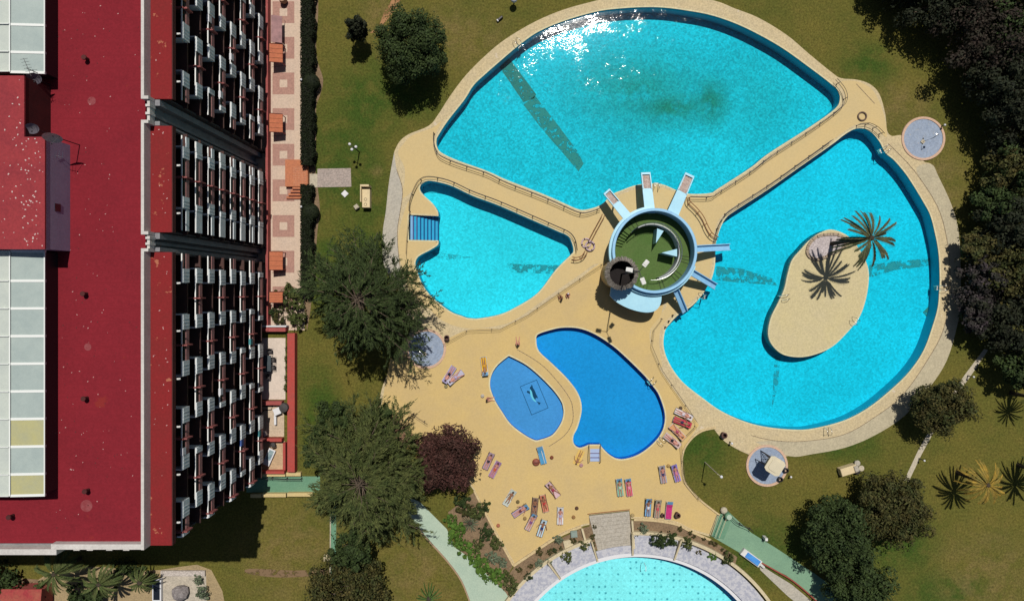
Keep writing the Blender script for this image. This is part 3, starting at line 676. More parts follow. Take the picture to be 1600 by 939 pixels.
mb = MB(); mb.tube([(-.8, .15, 1.85), (.7, -.2, 1.85)], .02, 5)
for i in range(6): q = -0.7+i*.27; mb.tube([(q, .14-.2*i/6-.3, 1.86), (q+.05, .14-.2*i/6+.3, 1.86)], .012, 5)
obj('boom', mb, M['chrome'], a, world=False)
a = thing('tv_antenna', 'thin rooftop television aerial above the pale skylight end', 'antenna', (*P(44, 108, 26)[:2], 23.2))
mb = MB(); mb.tube([(0, 0, 0), (0, 0, 3.0)], .03, 6); obj('mast', mb, M['dark_metal'], a, world=False)
mb = MB(); mb.tube([(-.3, .8, 2.9), (.3, -.6, 2.9)], .02, 5)
for i in range(6): mb.tube([(-.55+i*.1, .7-i*.24, 2.92), (.05+i*.1, .8-i*.24, 2.92)], .012, 5)
obj('boom', mb, M['dark_metal'], a, world=False)
# rooflights: rows of pale sheets with white ribs
M['sheet'] = mat('pale_translucent_sheet', (.46, .50, .45), (.40, .44, .41), .6, .5, fine=.06); M['sheetg'] = mat('grey_translucent_sheet', (.33, .39, .37), (.28, .34, .33), .7, .5, fine=.05); M['sheety'] = mat('yellowed_sheet', (.38, .36, .17), (.33, .33, .2), .8, .6, fine=.06)
M['rib'] = mat('white_glazing_rib', (.66, .68, .66), None, rough=.6); M['curb'] = mat('shade_black_side', (.015, .015, .018), None, rough=.5)  # black puts the shade on the skylight's side into its colour
def skylight(py0, py1, label):
    zt = 24.9; ya, yb_ = RY(py0, zt), RY(py1, zt); xe = RX(70, zt); xs = RX(19, zt)
    s = thing('roof_skylight', label, 'skylight', (xs, (ya+yb_)/2, 23.2), 0, 'long skylights on the roof')
    mb = MB(); mb.box(XW, yb_+.1, 23.2, xe-.1, ya-.1, zt-.12); obj('curb', mb, M['curb'], s)
    mb = MB(); mb.add([(XW, yb_, zt+.35), (xs, yb_, zt+.25), (xs, ya, zt+.25), (XW, ya, zt+.35), (XW, yb_, zt-.1), (xs, yb_, zt-.1), (xs, ya, zt-.1), (XW, ya, zt-.1)], [(0,1,2,3), (7,6,5,4), (0,4,5,1), (3,2,6,7), (1,5,6,2), (0,3,7,4)]); obj('sheet', mb, M['sheet'], s)
    pitch = 43*K(zt); y = ya - .2 if py0 > 300 else RY(40, zt) + 3*pitch; i = 0; top = ya
    ys = []
    while y > yb_ + .2: ys.append(y); y -= pitch
    e = [v for v in ys if v < ya-.1]
    bounds = [ya-.05] + [v for v in e if v < ya-.3] + [yb_+.05]
    for a_, b_ in zip(bounds, bounds[1:]):
        i += 1; my = b_; yel = (py0 > 300 and i in (7, 9)) or (py0 < 100 and i % 5 == 2)
        mb = MB(); mb.add([(xs+.03, b_+.02, zt+.2), (xe, b_+.02, zt), (xe, a_-.02, zt), (xs+.03, a_-.02, zt+.2), (xs+.03, b_+.02, zt-.1), (xe, b_+.02, zt-.1), (xe, a_-.02, zt-.1), (xs+.03, a_-.02, zt-.1)], [(0,1,2,3), (7,6,5,4), (0,4,5,1), (3,2,6,7), (1,5,6,2), (0,3,7,4)])
        obj('panel', mb, M['sheety'] if yel else M['sheetg'], s)
    mb = MB()
    for b_ in bounds:
        mb.add([(xs, b_-.1, zt+.24), (xe+.02, b_-.1, zt+.05), (xe+.02, b_+.1, zt+.05), (xs, b_+.1, zt+.24), (xs, b_-.1, zt+.1), (xe+.02, b_-.1, zt-.12), (xe+.02, b_+.1, zt-.12), (xs, b_+.1, zt+.1)], [(0,1,2,3), (7,6,5,4), (0,4,5,1), (3,2,6,7), (1,5,6,2), (0,3,7,4)])
        mb.box(XW, b_-.03, zt+.26, xs-.01, b_+.03, zt+.40)
    mb.box(xe-.04, yb_+.03, zt+.051, xe+.05, ya-.03, zt+.09); mb.box(xs-.05, yb_+.03, zt+.27, xs+.05, ya-.03, zt+.31)
    obj('rib', mb, M['rib'], s)
skylight(-240, 115, 'pale ribbed skylight in the corner of the roof beyond the stair tower')
skylight(392, 774, 'long pale ribbed skylight with a few yellowed panels, below the stair tower')
# ------------------------------------------------------------ slide tower in the middle of the pools
M['bluew'] = mat('light_blue_paint', (.25, .48, .68), (.2, .4, .62), .8, .5, fine=.1, spots=((.42, .5, .55), 2.2, .68))
M['bluelite'] = mat('pale_blue_paint', (.33, .58, .70), (.28, .52, .66), .8, .45, fine=.06)
M['turf'] = mat('green_turf_carpet', (.062, .118, .028), (.08, .125, .036), .7, .95, .3, 30, fine=.25)
M['mould'] = mat('worn_slide_mat', (.28, .19, .16), (.5, .45, .42), 4, .8, fine=.4)
M['thatch'] = mat('grey_thatch', (.13, .115, .10), (.22, .20, .175), 6, .95, .4, 20, fine=.5, island=.35)
M['beigew'] = mat('beige_turret_wall', (.45, .36, .2), (.38, .3, .18), 1, .85, fine=.2)
M['darkfl'] = mat('turret_shade_black', (.008, .006, .006), (.012, .009, .009), 2, .9)  # near-black paints the deep shade inside the turret
TC = P(1023, 392, 3.9); TX, TY = TC.x, TC.y
tower = thing('slide_tower', 'round light blue slide tower with a green carpeted deck at the meeting of the pools', 'slide tower', (TX, TY, GZ))
zr, zd, zi = 4.0, 2.1, 0.7
R1, R2 = 4.75, 4.42
c0 = (TX, TY)
m = MB(); m.lathe(c0, [(R1, GZ), (R1, zr-.06), (R1-.04, zr), (R2+.04, zr), (R2, zr-.06), (R2, GZ)], 72); obj('outer_wall', m, M['bluew'], tower)
m = MB(); m.lathe(c0, [(R1+.28, zr-.9), (R1+.28, zr-.62), (R1+.002, zr-.58)], 72, a0=radians(95), a1=radians(-20+360)); m.lathe(c0, [(R1+.002, zr-.95), (R1+.28, zr-.9)], 72, a0=radians(95), a1=radians(340)); obj('ledge', m, M['bluelite'], tower)
m = MB(); m.prism(circle(TX, TY, R2-.003, 64), zi-.2, zi); obj('inner_deck', m, M['turf'], tower)
a0, a1 = radians(-97), radians(143)
m = MB(); m.sector(c0, 3.2, R2-.003, zd-.2, zd, a0, a1, 48); obj('walkway', m, M['turf'], tower)
m = MB(); m.sector(c0, 3.05, 3.2, zi, zd+.35, radians(-75), radians(120), 48); obj('inner_wall', m, mat('inner_ring_wall', (.4, .42, .42), (.3, .32, .33), 1, .8), tower)
for nm, s0, dr in (('stairs', radians(143), 1), ('stairs', radians(-97), -1)):
    m = MB()
    for i in range(5):
        aa = s0 + dr*radians(5)*i; ab = s0 + dr*radians(5)*(i+1); z = zd - (i+1)*(zd-zi)/6
        m.sector(c0, 3.2, R2-.006, zi+.002, z, min(aa, ab), max(aa, ab), 3)
    obj(nm, m, M['turf'], tower)
for rz_ in (math.radians(0),):
    m = MB()
    for z in (zd+.85, zd+1.1): m.tube([(TX+3.25*cos(t), TY+3.25*sin(t), z) for t in [radians(-95+i*6) for i in range(40)]], .025, 5)
    for i in range(0, 40, 3): t = radians(-95+i*6); m.tube([(TX+3.25*cos(t), TY+3.25*sin(t), zd), (TX+3.25*cos(t), TY+3.25*sin(t), zd+1.1)], .022, 5)
    obj('railing', m, M['chrome'], tower)
for deg0 in (-8, -13, -18, -38, -44, -50, -70, -76, 118, 126, 134):       # dark tread lines across the walkway
    t = radians(deg0); m = MB(); a = Vector((TX+3.3*cos(t), TY+3.3*sin(t), zd+.004)); b = Vector((TX+4.38*cos(t), TY+4.38*sin(t), zd+.004)); d = Vector((-sin(t), cos(t), 0))*.045
    m.add([a-d, b-d, b+d, a+d, a-d+Vector((0,0,.03)), b-d+Vector((0,0,.03)), b+d+Vector((0,0,.03)), a+d+Vector((0,0,.03))], [(3,2,1,0), (4,5,6,7), (0,1,5,4), (1,2,6,5), (2,3,7,6), (3,0,4,7)]); obj('tread_strip', m, mat('dark_tread', (.03, .05, .015), None), tower)
# wedge-shaped splitters inside the ring
for tip, b1, b2 in (((1025,380), (1027,357), (1037,361)), ((1034,395), (1058,389), (1058,401))):
    m = MB(); h = 2.7; pts = PP([tip, b1, b2], h); m.prism(pts, zi+.002, h); obj('splitter', m, M['bluelite'], tower)
# crescent roof slab south west of the tower
cr = [(944,440),(948,455),(954,463,),(958,470),(975,480),(1000,487),(1017,488),(1028,482),(1034,470),(1035,455,1),(1020,457),(1000,453),(985,444),(972,428),(962,405,1),(955,400),(946,420)]
m = MB(); m.prism(PP(smooth([(953,462,1),(962,471),(980,481),(1000,487),(1016,488),(1027,483),(1033,472),(1034,456,1),(1020,459),(1000,455),(985,447),(972,430),(956,440,1)], 4), 3.0), 2.75, 3.0); obj('canopy_slab', m, M['bluelite'], tower)
m = MB(); m.prism(PP(smooth([(956,462,1),(975,478),(1000,485),(1016,486),(1026,481),(1031,470),(1031,458,1),(1000,456),(975,440,1)], 4), 3.0), GZ, 2.748); obj('base_room', m, M['beigew'], tower)
# turret
tu = P(972, 427, 6.0); m = MB(); m.lathe((tu.x, tu.y), [(1.62, GZ), (1.62, 5.7), (1.4, 5.7), (1.4, GZ+.2)], 40)
tr_ = obj('turret', m, M['beigew'], tower)
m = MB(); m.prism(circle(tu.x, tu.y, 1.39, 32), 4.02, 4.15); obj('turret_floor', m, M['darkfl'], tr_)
m = MB(); m.lathe((tu.x, tu.y), [(1.38, 4.15), (1.38, 5.68)], 32); obj('turret_shade_lining', m, M['darkfl'], tr_)
m = MB(); rr = random.Random(2)
for i in range(420):
    t = rr.uniform(0, 2*pi); r0 = 1.36 + rr.uniform(-.05, .08); r1 = 1.78 + rr.uniform(-.1, .12); w_ = .035; z0 = 6.0+rr.uniform(-.03, .06); d = Vector((-sin(t), cos(t), 0))*w_
    a = Vector((tu.x+r0*cos(t), tu.y+r0*sin(t), z0)); b = Vector((tu.x+r1*cos(t+.03), tu.y+r1*sin(t+.03), z0-.3)); k = Vector((0, 0, -.04))
    m.add([a-d, b-d, b+d, a+d, a-d+k, b-d+k, b+d+k, a+d+k], [(0,1,2,3), (7,6,5,4), (0,4,5,1), (1,5,6,2), (2,6,7,3), (3,7,4,0)])
m.lathe((tu.x, tu.y), [(1.4, 5.85), (1.38, 5.93), (1.66, 5.74), (1.66, 5.6)], 32)
obj('thatch_rim', m, M['thatch'], tr_)
# wide chutes to the north pool
def chute(pts, zt, ze, cut):
    # pts: outer-left, outer-right, inner-right, inner-left in px
    ol, orr = Vector(P(*pts[0], ze)), Vector(P(*pts[1], ze)); ir, il = Vector(P(*pts[2], zt)), Vector(P(*pts[3], zt))
    def at(u, v, dz=0): # u across 0..1, v 0 inner ..1 outer
        a = il.lerp(ir, u); b = ol.lerp(orr, u); p = a.lerp(b, v); return Vector((p.x, p.y, p.z+dz))
    m = MB(); n = 8
    def sheet(u0, u1, v0, v1, dz, th):
        o = []
        for i in range(n+1):
            v = v0+(v1-v0)*i/n; o.append([at(u0, v, dz), at(u1, v, dz), at(u1, v, dz-th), at(u0, v, dz-th)])
        vs = [q for r in o for q in r]; fs = []
        for i in range(n):
            for k in range(4): fs.append((4*i+k, 4*i+(k+1) % 4, 4*i+4+(k+1) % 4, 4*i+4+k))
        fs += [(3, 2, 1, 0), (4*n, 4*n+1, 4*n+2, 4*n+3)]; return vs, fs
    m.add(*sheet(0, 1, 0, cut, 0, .2)); m.add(*sheet(.1, .9, cut+.002, 1, -.12, .1)); m.add(*sheet(0, .1, cut+.002, 1, .1, .4)); m.add(*sheet(.9, 1, cut+.002, 1, .1, .4)); m.add(*sheet(.1, .9, .95, 1, .1, .2))
    s = obj('wide_chute', m, M['bluelite'], tower)
    m = MB(); m.add(*sheet(.101, .899, cut+.01, .948, -.11, .004)); obj('worn_mat', m, M['mould'], s)
    mid = at(.5, .55, -.2); m = MB(); m.tube([(mid.x, mid.y, mid.z-.02), (mid.x, mid.y, GZ if cut < .6 else -1)], .1, 8); obj('support', m, M['bluew'], s)
chute([(943,303),(952,295),(990,339),(978,347)], 3.5, 2.6, .58)
chute([(1001.5,270),(1016,269.5),(1024,333),(1008,333)], 3.5, 2.6, .60)
chute([(1071,269.5),(1085,276),(1058.5,341),(1043,330)], 3.5, 2.6, .56)
# narrow slides to the east pool
def slide(a, b, wd):
    A_, B_2 = P(*a, 2.9), P(*b, .75); d = Vector((B_2.x-A_.x, B_2.y-A_.y)); d.normalize(); nn = Vector((-d.y, d.x, 0)); n = 10; vs = []; fs = []
    prof = [(-wd/2, .42), (-wd/2+.09, .42), (-wd/2+.12, .06), (wd/2-.12, .06), (wd/2-.09, .42), (wd/2, .42), (wd/2-.02, -.06), (-wd/2+.02, -.06)]
    for i in range(n+1):
        v = i/n; z = 2.9+(.75-2.9)*(v**1.1 if v < .85 else v); p = Vector((A_.x+(B_2.x-A_.x)*v, A_.y+(B_2.y-A_.y)*v, z))
        for o_, dz in prof: q = p+nn*o_; vs.append((q.x, q.y, q.z+dz-.3))
    k = len(prof)
    for i in range(n):
        for j in range(k): fs.append((k*i+j, k*i+(j+1) % k, k*i+k+(j+1) % k, k*i+k+j))
    fs += [tuple(range(k))[::-1], tuple(range(k*n, k*n+k))]
    m = MB(); m.add(vs, fs); s = obj('narrow_slide', m, M['bluew'], tower)
    mid = A_.lerp(B_2, .5); m = MB(); m.tube([(mid.x, mid.y, GZ), (mid.x, mid.y, 1.45)], .07, 8); obj('support', m, M['bluew'], s)
slide((1082,389), (1141,386), .78); slide((1075,422), (1119,448), .78); slide((1053,446), (1071,488), .72)
# tall three headed floodlight standing in the turret
g = Vector((tu.x, tu.y, 0)); gx = P(963, 429.5); hh = 15.3
fl_ = thing('floodlight_mast', 'tall mast with three white floodlights rising out of the thatched turret', 'floodlight', (gx.x, gx.y, 3.0))
m = MB(); m.tube([(gx.x, gx.y, 3.0), (gx.x, gx.y, hh)], [.1, .055], 10); obj('pole', m, M['dark_metal'], fl_)
for px, py in ((1008,413), (1004,437), (986,422)):
    p = P(px, py, hh); d = Vector((p.x-gx.x, p.y-gx.y, 0)).normalized(); a = math.atan2(d.y, d.x); c = (gx.x+d.x*.95, gx.y+d.y*.95)
    m = MB(); m.tube([(gx.x, gx.y, hh-.1), (gx.x+d.x*.75, gx.y+d.y*.75, hh-.05)], .035, 6); ar = obj('arm', m, M['dark_metal'], fl_)
    m = MB(); m.obox(c, .62, .42, .14, a, 0, hh-.1); m.obox((c[0]+d.x*.1, c[1]+d.y*.1), .5, .36, .05, a, 0, hh+.041); obj('floodlight', m, M['white'], ar)

# ------------------------------------------------------------ railings, pipes, ladders
def railing(pts, label, hgt=1.0, step=2.0, wires=(.5, 1.0), m_=None, r=.03, sm=True):
    m_ = m_ or M['dark_metal']; p = PP(pts); p = smooth_open(p, 4) if sm else p
    t = thing('railing', label, 'railing', (p[0][0], p[0][1], GZ), 0, 'railings along the pools')
    for z in wires:
        m = MB(); m.tube([(x, y, GZ+z*hgt) for x, y in p], r, 5); obj('rail', m, m_, t)
    acc = 0; nxt = 0
    for i in range(len(p)-1):
        a, b = Vector(p[i]), Vector(p[i+1]); L = (b-a).length
        while nxt <= acc+L and L > 0:
            q = a+(b-a)*((nxt-acc)/L); m = MB(); m.tube([(q.x, q.y, GZ), (q.x, q.y, GZ+hgt+.02)], r*1.25, 6); m.prism(circle(q.x, q.y, .08, 8), GZ+.02, GZ+.05); obj('post', m, m_, t); nxt += step
        acc += L
railing([(679,210),(679,224),(683,237),(690,246),(715,257),(760,272),(791,287),(845,308),(873,320),(903,333),(919,333),(938,326)], 'dark railing along the south west edge of the large fan shaped pool', step=2.05)
railing([(1077,309),(1108,309),(1122,301),(1173,268),(1201,246),(1265,204),(1306,174),(1317,160),(1315,144),(1302,127)], 'dark railing along the south east edge of the large fan shaped pool', step=2.0)
railing([(641,331),(642,316),(648,298),(657,283),(672,278),(703,284),(740,301),(778,315),(829,337),(870,355),(889,364),(898,376),(901,392)], 'dark railing along the top edge of the small left pool', step=2.0)
railing([(1113,384),(1116,370),(1122,351),(1131,336),(1145,325),(1196,292),(1247,256),(1296,221)], 'dark railing between the walkway and the ring pool with the island', step=2.0)
railing([(1338,197),(1352,196),(1365,202),(1375,212)], 'short curved railing at the top of the ring pool', step=1.0)
M['thin'] = mat('bronze_rail', (.11, .08, .05), None, rough=.6)
def fence(pts, label, step=3.0, **k): railing(pts, label, .95, step, (.45, .95), M['thin'], .017, sm=False, **k)
fence([(694,537),(731,516),(781,514),(824,492),(863,465),(904,437),(944,411)], 'thin bronze fence between the yellow plaza and the left pool', 3.0)
fence([(1033,498),(1020,515),(1017,540),(1033,578),(1062,620),(1087,658)], 'thin bronze fence between the yellow plaza and the island pool', 2.9)
fence([(1085,665),(1062,688),(1064,712),(1068,748),(1092,778)], 'thin bronze fence round the curved corner of the lawn', 2.4)
fence([(612,662),(639,641),(669,661)], 'thin bronze fence round the brown steps under the trees', 1.6)
fence([(641,335),(637,375),(636,398)], 'thin bronze rail beside the pool steps', 1.6)
def pipes(pts, label, r=.05, gap=.32):
    p = smooth_open(PP(pts), 5); t = thing('handrail', label, 'handrail', (p[0][0], p[0][1], GZ))
    for s in (-1, 1):
        q = offset_open(p, s*gap/2); m = MB(); m.tube([(x, y, GZ+.75) for x, y in q], r, 6); ra = obj('rail', m, M['brown_pipe'], t)
        for i in range(0, len(q), 6): m = MB(); m.tube([(*q[i], GZ), (*q[i], GZ+.72)], r*.8, 6); obj('post', m, M['brown_pipe'], ra)
pipes([(1073,310),(1074,317),(1085,328),(1095,341),(1103,358),(1110,368),(1119,373)], 'pair of curved brown rails on the walkway right of the slide tower')
pipes([(942,337),(931,357),(921,376)], 'pair of straight brown rails leading to the lifebuoys', .04, .3)
pipes([(915,394),(909,402),(900,405),(893,404)], 'pair of short curved brown rails at the tip of the left pool', .05, .3)
def ring(px, py, r, label, m_, z=GZ+.1, tube=.09, grp=None):
    c = P(px, py, z); m = MB()
    for i in range(1): m.tube([(c.x+r*cos(2*pi*k/24), c.y+r*sin(2*pi*k/24), z) for k in range(25)], tube, 8, cap=False)
    return m, c
M['buoy'] = mat('faded_lifebuoy', (.5, .38, .38), (.35, .25, .33), 3, .6)
for px, py, lb in ((916, 380, 'faded pink lifebuoy on the walkway, left one of two'), (922, 384.5, 'faded pink lifebuoy on the walkway, right one of two')):
    m, c = ring(px, py, .52, lb, M['buoy'], GZ+.1+(.17 if px > 920 else 0)); t = thing('lifebuoy', lb, 'lifebuoy', (c.x, c.y, GZ), 0, 'lifebuoys'); obj('ring', m, M['buoy'], t)
    m = MB(); 
    for k in range(4): a = k*pi/2+.4; m.tube([(c.x+.52*cos(a-.12), c.y+.52*sin(a-.12), c.z), (c.x+.52*cos(a+.12), c.y+.52*sin(a+.12), c.z)], .105, 8)
    obj('band', m, M['dark_metal'], t)
m, c = ring(1347.5, 182, .48, '', M['dark_metal']); tag(obj('rubber_ring', m, mat('brown_rubber', (.12, .08, .06), None)), 'brown rubber ring lying on the junction above the ring pool', 'ring')
# pool ladders
def ladder():
    t = thing('pool_ladder', 'x', 'pool ladder', (0, 0, 0), 0, 'chrome pool ladders')
    for s in (-1, 1):
        m = MB(); m.tube([(-.75, s*.27, GZ), (-.72, s*.27, .55), (-.55, s*.27, .85), (-.25, s*.27, .92), (.05, s*.27, .75), (.14, s*.27, .3), (.14, s*.27, -1.0)], .028, 8); obj('rail', m, M['chrome'], t, world=False, sm=True)
    for k in range(3): m = MB(); m.box(.08, -.26, -.2-k*.28, .2, .26, -.17-k*.28); obj('step', m, M['white'], t, world=False)
    return t
ld0 = ladder(); first = True
for px, py, dx, dy, lb in ((1291,669,0,-1,'chrome pool ladder at the bottom edge of the island pool'), (1100,464,1,.3,'chrome pool ladder between the two lower blue slides'), (1222,465,-1,.2,'chrome pool ladder on the left shore of the island'), (1337,504,.8,.6,'chrome pool ladder on the right shore of the island'),
      (1468,450,-1,0,'chrome pool ladder at the far right edge of the ring pool'), (1379,235,-1,.5,'chrome pool ladder at the upper right of the ring pool'), (811,71,.7,.7,'chrome pool ladder at the upper left of the fan shaped pool'), (1015,597,-.8,.6,'chrome pool ladder on the right side of the deep blue pool'), (1030,686,-.8,-.6,'chrome pool ladder low on the right side of the deep blue pool'), (1025,288,.1,-1,'chrome pool ladder between the two wide chutes')):
    c = P(px, py); a = math.atan2(-dy, dx)
    if first: ld0.location = (c.x, c.y, 0); ld0.rotation_euler = (0, 0, a); ld0['label'] = lb; first = False
    else: dup(ld0, (c.x, c.y, 0), a, lb)
# steps into the pools
def steps(px0, py0, px1, py1, n, along, label, m_, top=GZ, fall=1.1):
    t = thing('pool_steps', label, 'steps', P((px0+px1)/2, (py0+py1)/2))
    for i in range(n):
        if along == 'x': a, b = P(px0+(px1-px0)*i/n, py1), P(px0+(px1-px0)*(i+1)/n, py0)
        else: a, b = P(px0, py0+(py1-py0)*(i+1)/n), P(px1, py0+(py1-py0)*i/n)
        z = top - .04 - fall*(i if along == 'x' else n-1-i)/n; m = MB(); m.box(a.x+.01, a.y+.02, -1.28 if fall > .8 else -.4, b.x-.01, b.y-.02, z); s = obj('step', m, m_, t)
        m = MB()
        if along == 'x': m.box(b.x-.12, a.y+.02, z+.002, b.x-.012, b.y-.02, z+.02)
        else: m.box(a.x+.01, b.y-.12, z+.002, b.x-.01, b.y-.022, z+.02)
        obj('nosing', m, M['nose'], s)
    return t
M['nose'] = mat('dark_blue_nosing', (.06, .06, .2), None); M['stepb'] = mat('blue_step_tile', (.16, .36, .58), (.14, .32, .52), 2, .6)
steps(641, 337, 684, 375, 8, 'x', 'wide blue pool steps with dark nosings in the left pool', M['stepb'], -.02, 1.1)
t = thing('pool_steps', 'short blue steps with side rails into the deep blue pool', 'steps', P(929, 710))
for i in range(4):
    a, b = P(922, 720-i*6.5), P(937, 713.5-i*6.5); m = MB(); z = GZ+.12-i*.09; m.box(a.x, a.y, GZ+.013-.3*(i == 3), b.x, b.y-.02, z); s = obj('step', m, mat('lilac_step', (.30, .38, .56), None), t); m = MB(); m.box(a.x, b.y-.1, z+.002, b.x, b.y-.022, z+.02); obj('nosing', m, M['nose'], s)
for px in (920.5, 938.5):
    m = MB(); m.tube([P(px, 722, GZ)+Vector((0,0,0)), P(px, 722, .9), P(px, 712, 1.0), P(px, 696, .5), P(px, 693, -.3)], .035, 6); obj('handrail', m, M['dark_metal'], t)

# ------------------------------------------------------------ shower discs
M['tileg'] = mat('blue_grey_tile', (.20, .25, .34), (.26, .31, .39), 1.5, .5, fine=.3, spots=((.32, .32, .3), 2, .65)); M['peach'] = mat('peach_kerb', (.50, .33, .23), (.46, .32, .24), 1.5, .8, fine=.2)
def disc(px, py, r, label):
    c = P(px, py); t = thing('shower_basin', label, 'shower basin', (c.x, c.y, 0), 0, 'round shower basins')
    m = MB(); m.lathe((c.x, c.y), [(r-.28, .07), (r-.26, .16), (r, .16), (r+.02, 0)], 56); obj('kerb', m, M['peach'], t)
    m = MB(); m.prism(circle(c.x, c.y, r-.27, 48), .0, .085); obj('tiled_floor', m, M['tileg'], t)
    m = MB(); m.prism(circle(c.x, c.y, .09, 12), .086, .1); obj('drain', m, M['dark_metal'], t)
    return t
disc(1442,217,34*K(),'round blue grey tiled shower basin at the upper right edge of the deck')
disc(666,545,31*K(),'round blue grey tiled shower basin below the left pool, partly under the tree')
disc(1198,727,32.5*K(),'round blue grey tiled basin with the lifeguard chair, bottom right')
def shower(px, py, label, ang):
    c = P(px, py); t = thing('shower', label, 'shower', (c.x, c.y, .086), ang, 'poolside showers')
    m = MB(); m.tube([(0, 0, 0), (0, 0, 2.1), (.15, 0, 2.3), (.5, 0, 2.3)], .035, 8); obj('pipe', m, M['dark_metal'], t, world=False)
    m = MB(); m.lathe((.5, 0), [(.01, 2.3), (.14, 2.26), (.14, 2.22), (.01, 2.22)], 16); obj('shower_head', m, M['chrome'], t, world=False)
    m = MB(); m.box(-.2, -.2, 0, .2, .2, .12); obj('plinth', m, M['concrete'], t, world=False)
shower(1441,222,'bent dark shower pipe on the upper right basin',.8); shower(664,553,'bent dark shower pipe on the basin below the left pool',2.2)
# lifeguard chair
c = P(1193.5, 716); lg = thing('lifeguard_chair', 'tall dark lifeguard chair with a cream canopy on the tiled basin', 'lifeguard chair', (c.x, c.y, .086), radians(-32))
for sx in (-1, 1):
    for sy in (-1, 1): m = MB(); m.tube([(sx*.85, sy*.6, 0), (sx*.45, sy*.45, 2.1), (sx*.45, sy*.45, 3.35)], .045, 8); obj('leg', m, M['dark_metal'], lg, world=False)
for k in range(7): m = MB(); y = .6-.15*k/6; m.tube([(-.8+.05*k, y+.01, .25+k*.27), (.8-.05*k, y+.01, .25+k*.27)], .03, 6); obj('rung', m, M['dark_metal'], lg, world=False)
for sx in (-1, 1): m = MB(); m.tube([(sx*.8, .6, .3), (-sx*.5, .47, 1.8)], .03, 6); m.tube([(sx*.8, -.6, .3), (-sx*.5, -.47, 1.8)], .03, 6); obj('brace', m, M['dark_metal'], lg, world=False)
m = MB(); m.bevbox(-.5, -.45, 2.0, .5, .45, 2.1); m.box(-.5, -.5, 2.1, .5, -.45, 2.8); obj('seat', m, M['wood_plank'], lg, world=False)
m = MB(); cm = [(-1.1, -.8), (-.7, -1.05), (.7, -1.05), (1.1, -.8), (1.1, .8), (.7, 1.05), (-.7, 1.05), (-1.1, .8)]; m.prism([(x*.86, y*.9) for x, y in cm], 3.36, 3.44); m.prism([(x*.55, y*.6) for x, y in cm], 3.44, 3.5); obj('canopy', m, mat('cream_canvas', (.56, .5, .36), (.5, .45, .33), 1, .9), lg, world=False)
def bin_(px, py, label, r=.32, h=.75, m_=None, z=GZ, cat='bin', name='litter_bin', grp='litter bins on the deck'):
    c = P(px, py); t = thing(name, label, cat, (c.x, c.y, z), 0, grp); m_ = m_ or M['binb']
    m = MB(); m.lathe((0, 0), [(.01, .02), (r*.8, .0), (r, h), (r-.03, h), (r*.78, .08), (.01, .08)], 20); obj('body', m, m_, t, world=False)
    m = MB(); m.lathe((0, 0), [(r*1.06, h-.04), (r*1.06, h+.03), (r*.7, h+.05), (r*.7, h)], 20); obj('rim', m, m_, t, world=False); return t
M['binb'] = mat('dark_brown_bin', (.07, .035, .03), (.1, .05, .04), 4, .7)
bin_(699,527,'dark brown litter bin by the fence below the left pool', .3); bin_(1129,678,'dark brown litter bin at the tip of the lawn', .33); bin_(1057,802,'dark brown litter bin right of the magenta lounger', .3); bin_(1034.5,803,'dark brown pot between the last two loungers of the row', .22, .5)
bin_(1226,733,'dark pot on the right rim of the lifeguard basin', .28, .5, M['dark_metal']); bin_(1217,747,'dark pot low on the rim of the lifeguard basin', .28, .5, M['dark_metal'])
for px, py, lb in ((1055,491,'dark bollard on the shore, lowest of three'), (1045,501,'x'), (1050,497,'x')): pass
for px, py, lb in ((1039,511,'small dark bollard on the pool shore, lowest of the three'), (1044.5,501.5,'small dark bollard on the pool shore, middle of the three'), (1050.5,492.5,'small dark bollard on the pool shore, topmost of the three')):
    c = P(px, py); m = MB(); m.lathe((c.x, c.y), [(.09, GZ), (.08, .5), (.05, .58), (.01, .6)], 12); tag(obj('bollard', m, M['dark_metal']), lb, 'bollard', 'bollards on the shore')
# ring of stone and palm bed on the island
# ------------------------------------------------------------ trees, palms, hedges, shrubs
def leafmat(name, c1, c2, isl=.5):
    m = mat(name, c1, c2, .9, .75, island=isl, spec=.15); return m
L_dark = leafmat('dark_leaves', (.020, .034, .011), (.036, .054, .015)); L_olive = leafmat('olive_needles', (.040, .058, .017), (.018, .030, .009), .65)
L_oliveb = leafmat('yellowish_needles', (.074, .084, .025), (.030, .044, .012), .6)
L_green = leafmat('mid_green_leaves', (.04, .062, .018), (.028, .046, .013)); L_purple = leafmat('purple_brown_leaves', (.060, .024, .020), (.040, .020, .015), .6)
L_brown = leafmat('bronze_green_leaves', (.062, .050, .015), (.030, .040, .012), .6); L_bright = leafmat('fresh_green_leaves', (.07, .135, .02), (.045, .09, .015))
L_black = leafmat('deep_green_leaves', (.012, .017, .009), (.02, .022, .011), .6); L_mauve = leafmat('mauve_flowering_leaves', (.045, .034, .040), (.018, .021, .012), .6)
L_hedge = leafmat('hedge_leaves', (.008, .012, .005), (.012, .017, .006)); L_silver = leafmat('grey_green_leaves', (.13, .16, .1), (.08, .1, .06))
M['bark'] = mat('bark', (.12, .09, .065), (.07, .05, .035), 3, .95, .5, 12, fine=.4); M['palmbark'] = mat('palm_trunk_fibre', (.05, .038, .026), (.03, .024, .018), 6, .95, .5, 16, fine=.4)
def leaf(m, p, n, s, asp, rng, mi=0):
    u = n.cross(Vector((rng.uniform(-1, 1), rng.uniform(-1, 1), rng.uniform(-1, 1))))
    if u.length < .01: return
    u.normalize(); v = n.cross(u); a = u*s; b = v*s*asp
    o = len(m.v); m.v += [tuple(p-a), tuple(p-b), tuple(p+a), tuple(p+b)]; m.f.append((o, o+1, o+2, o+3)); m.m.append(mi)
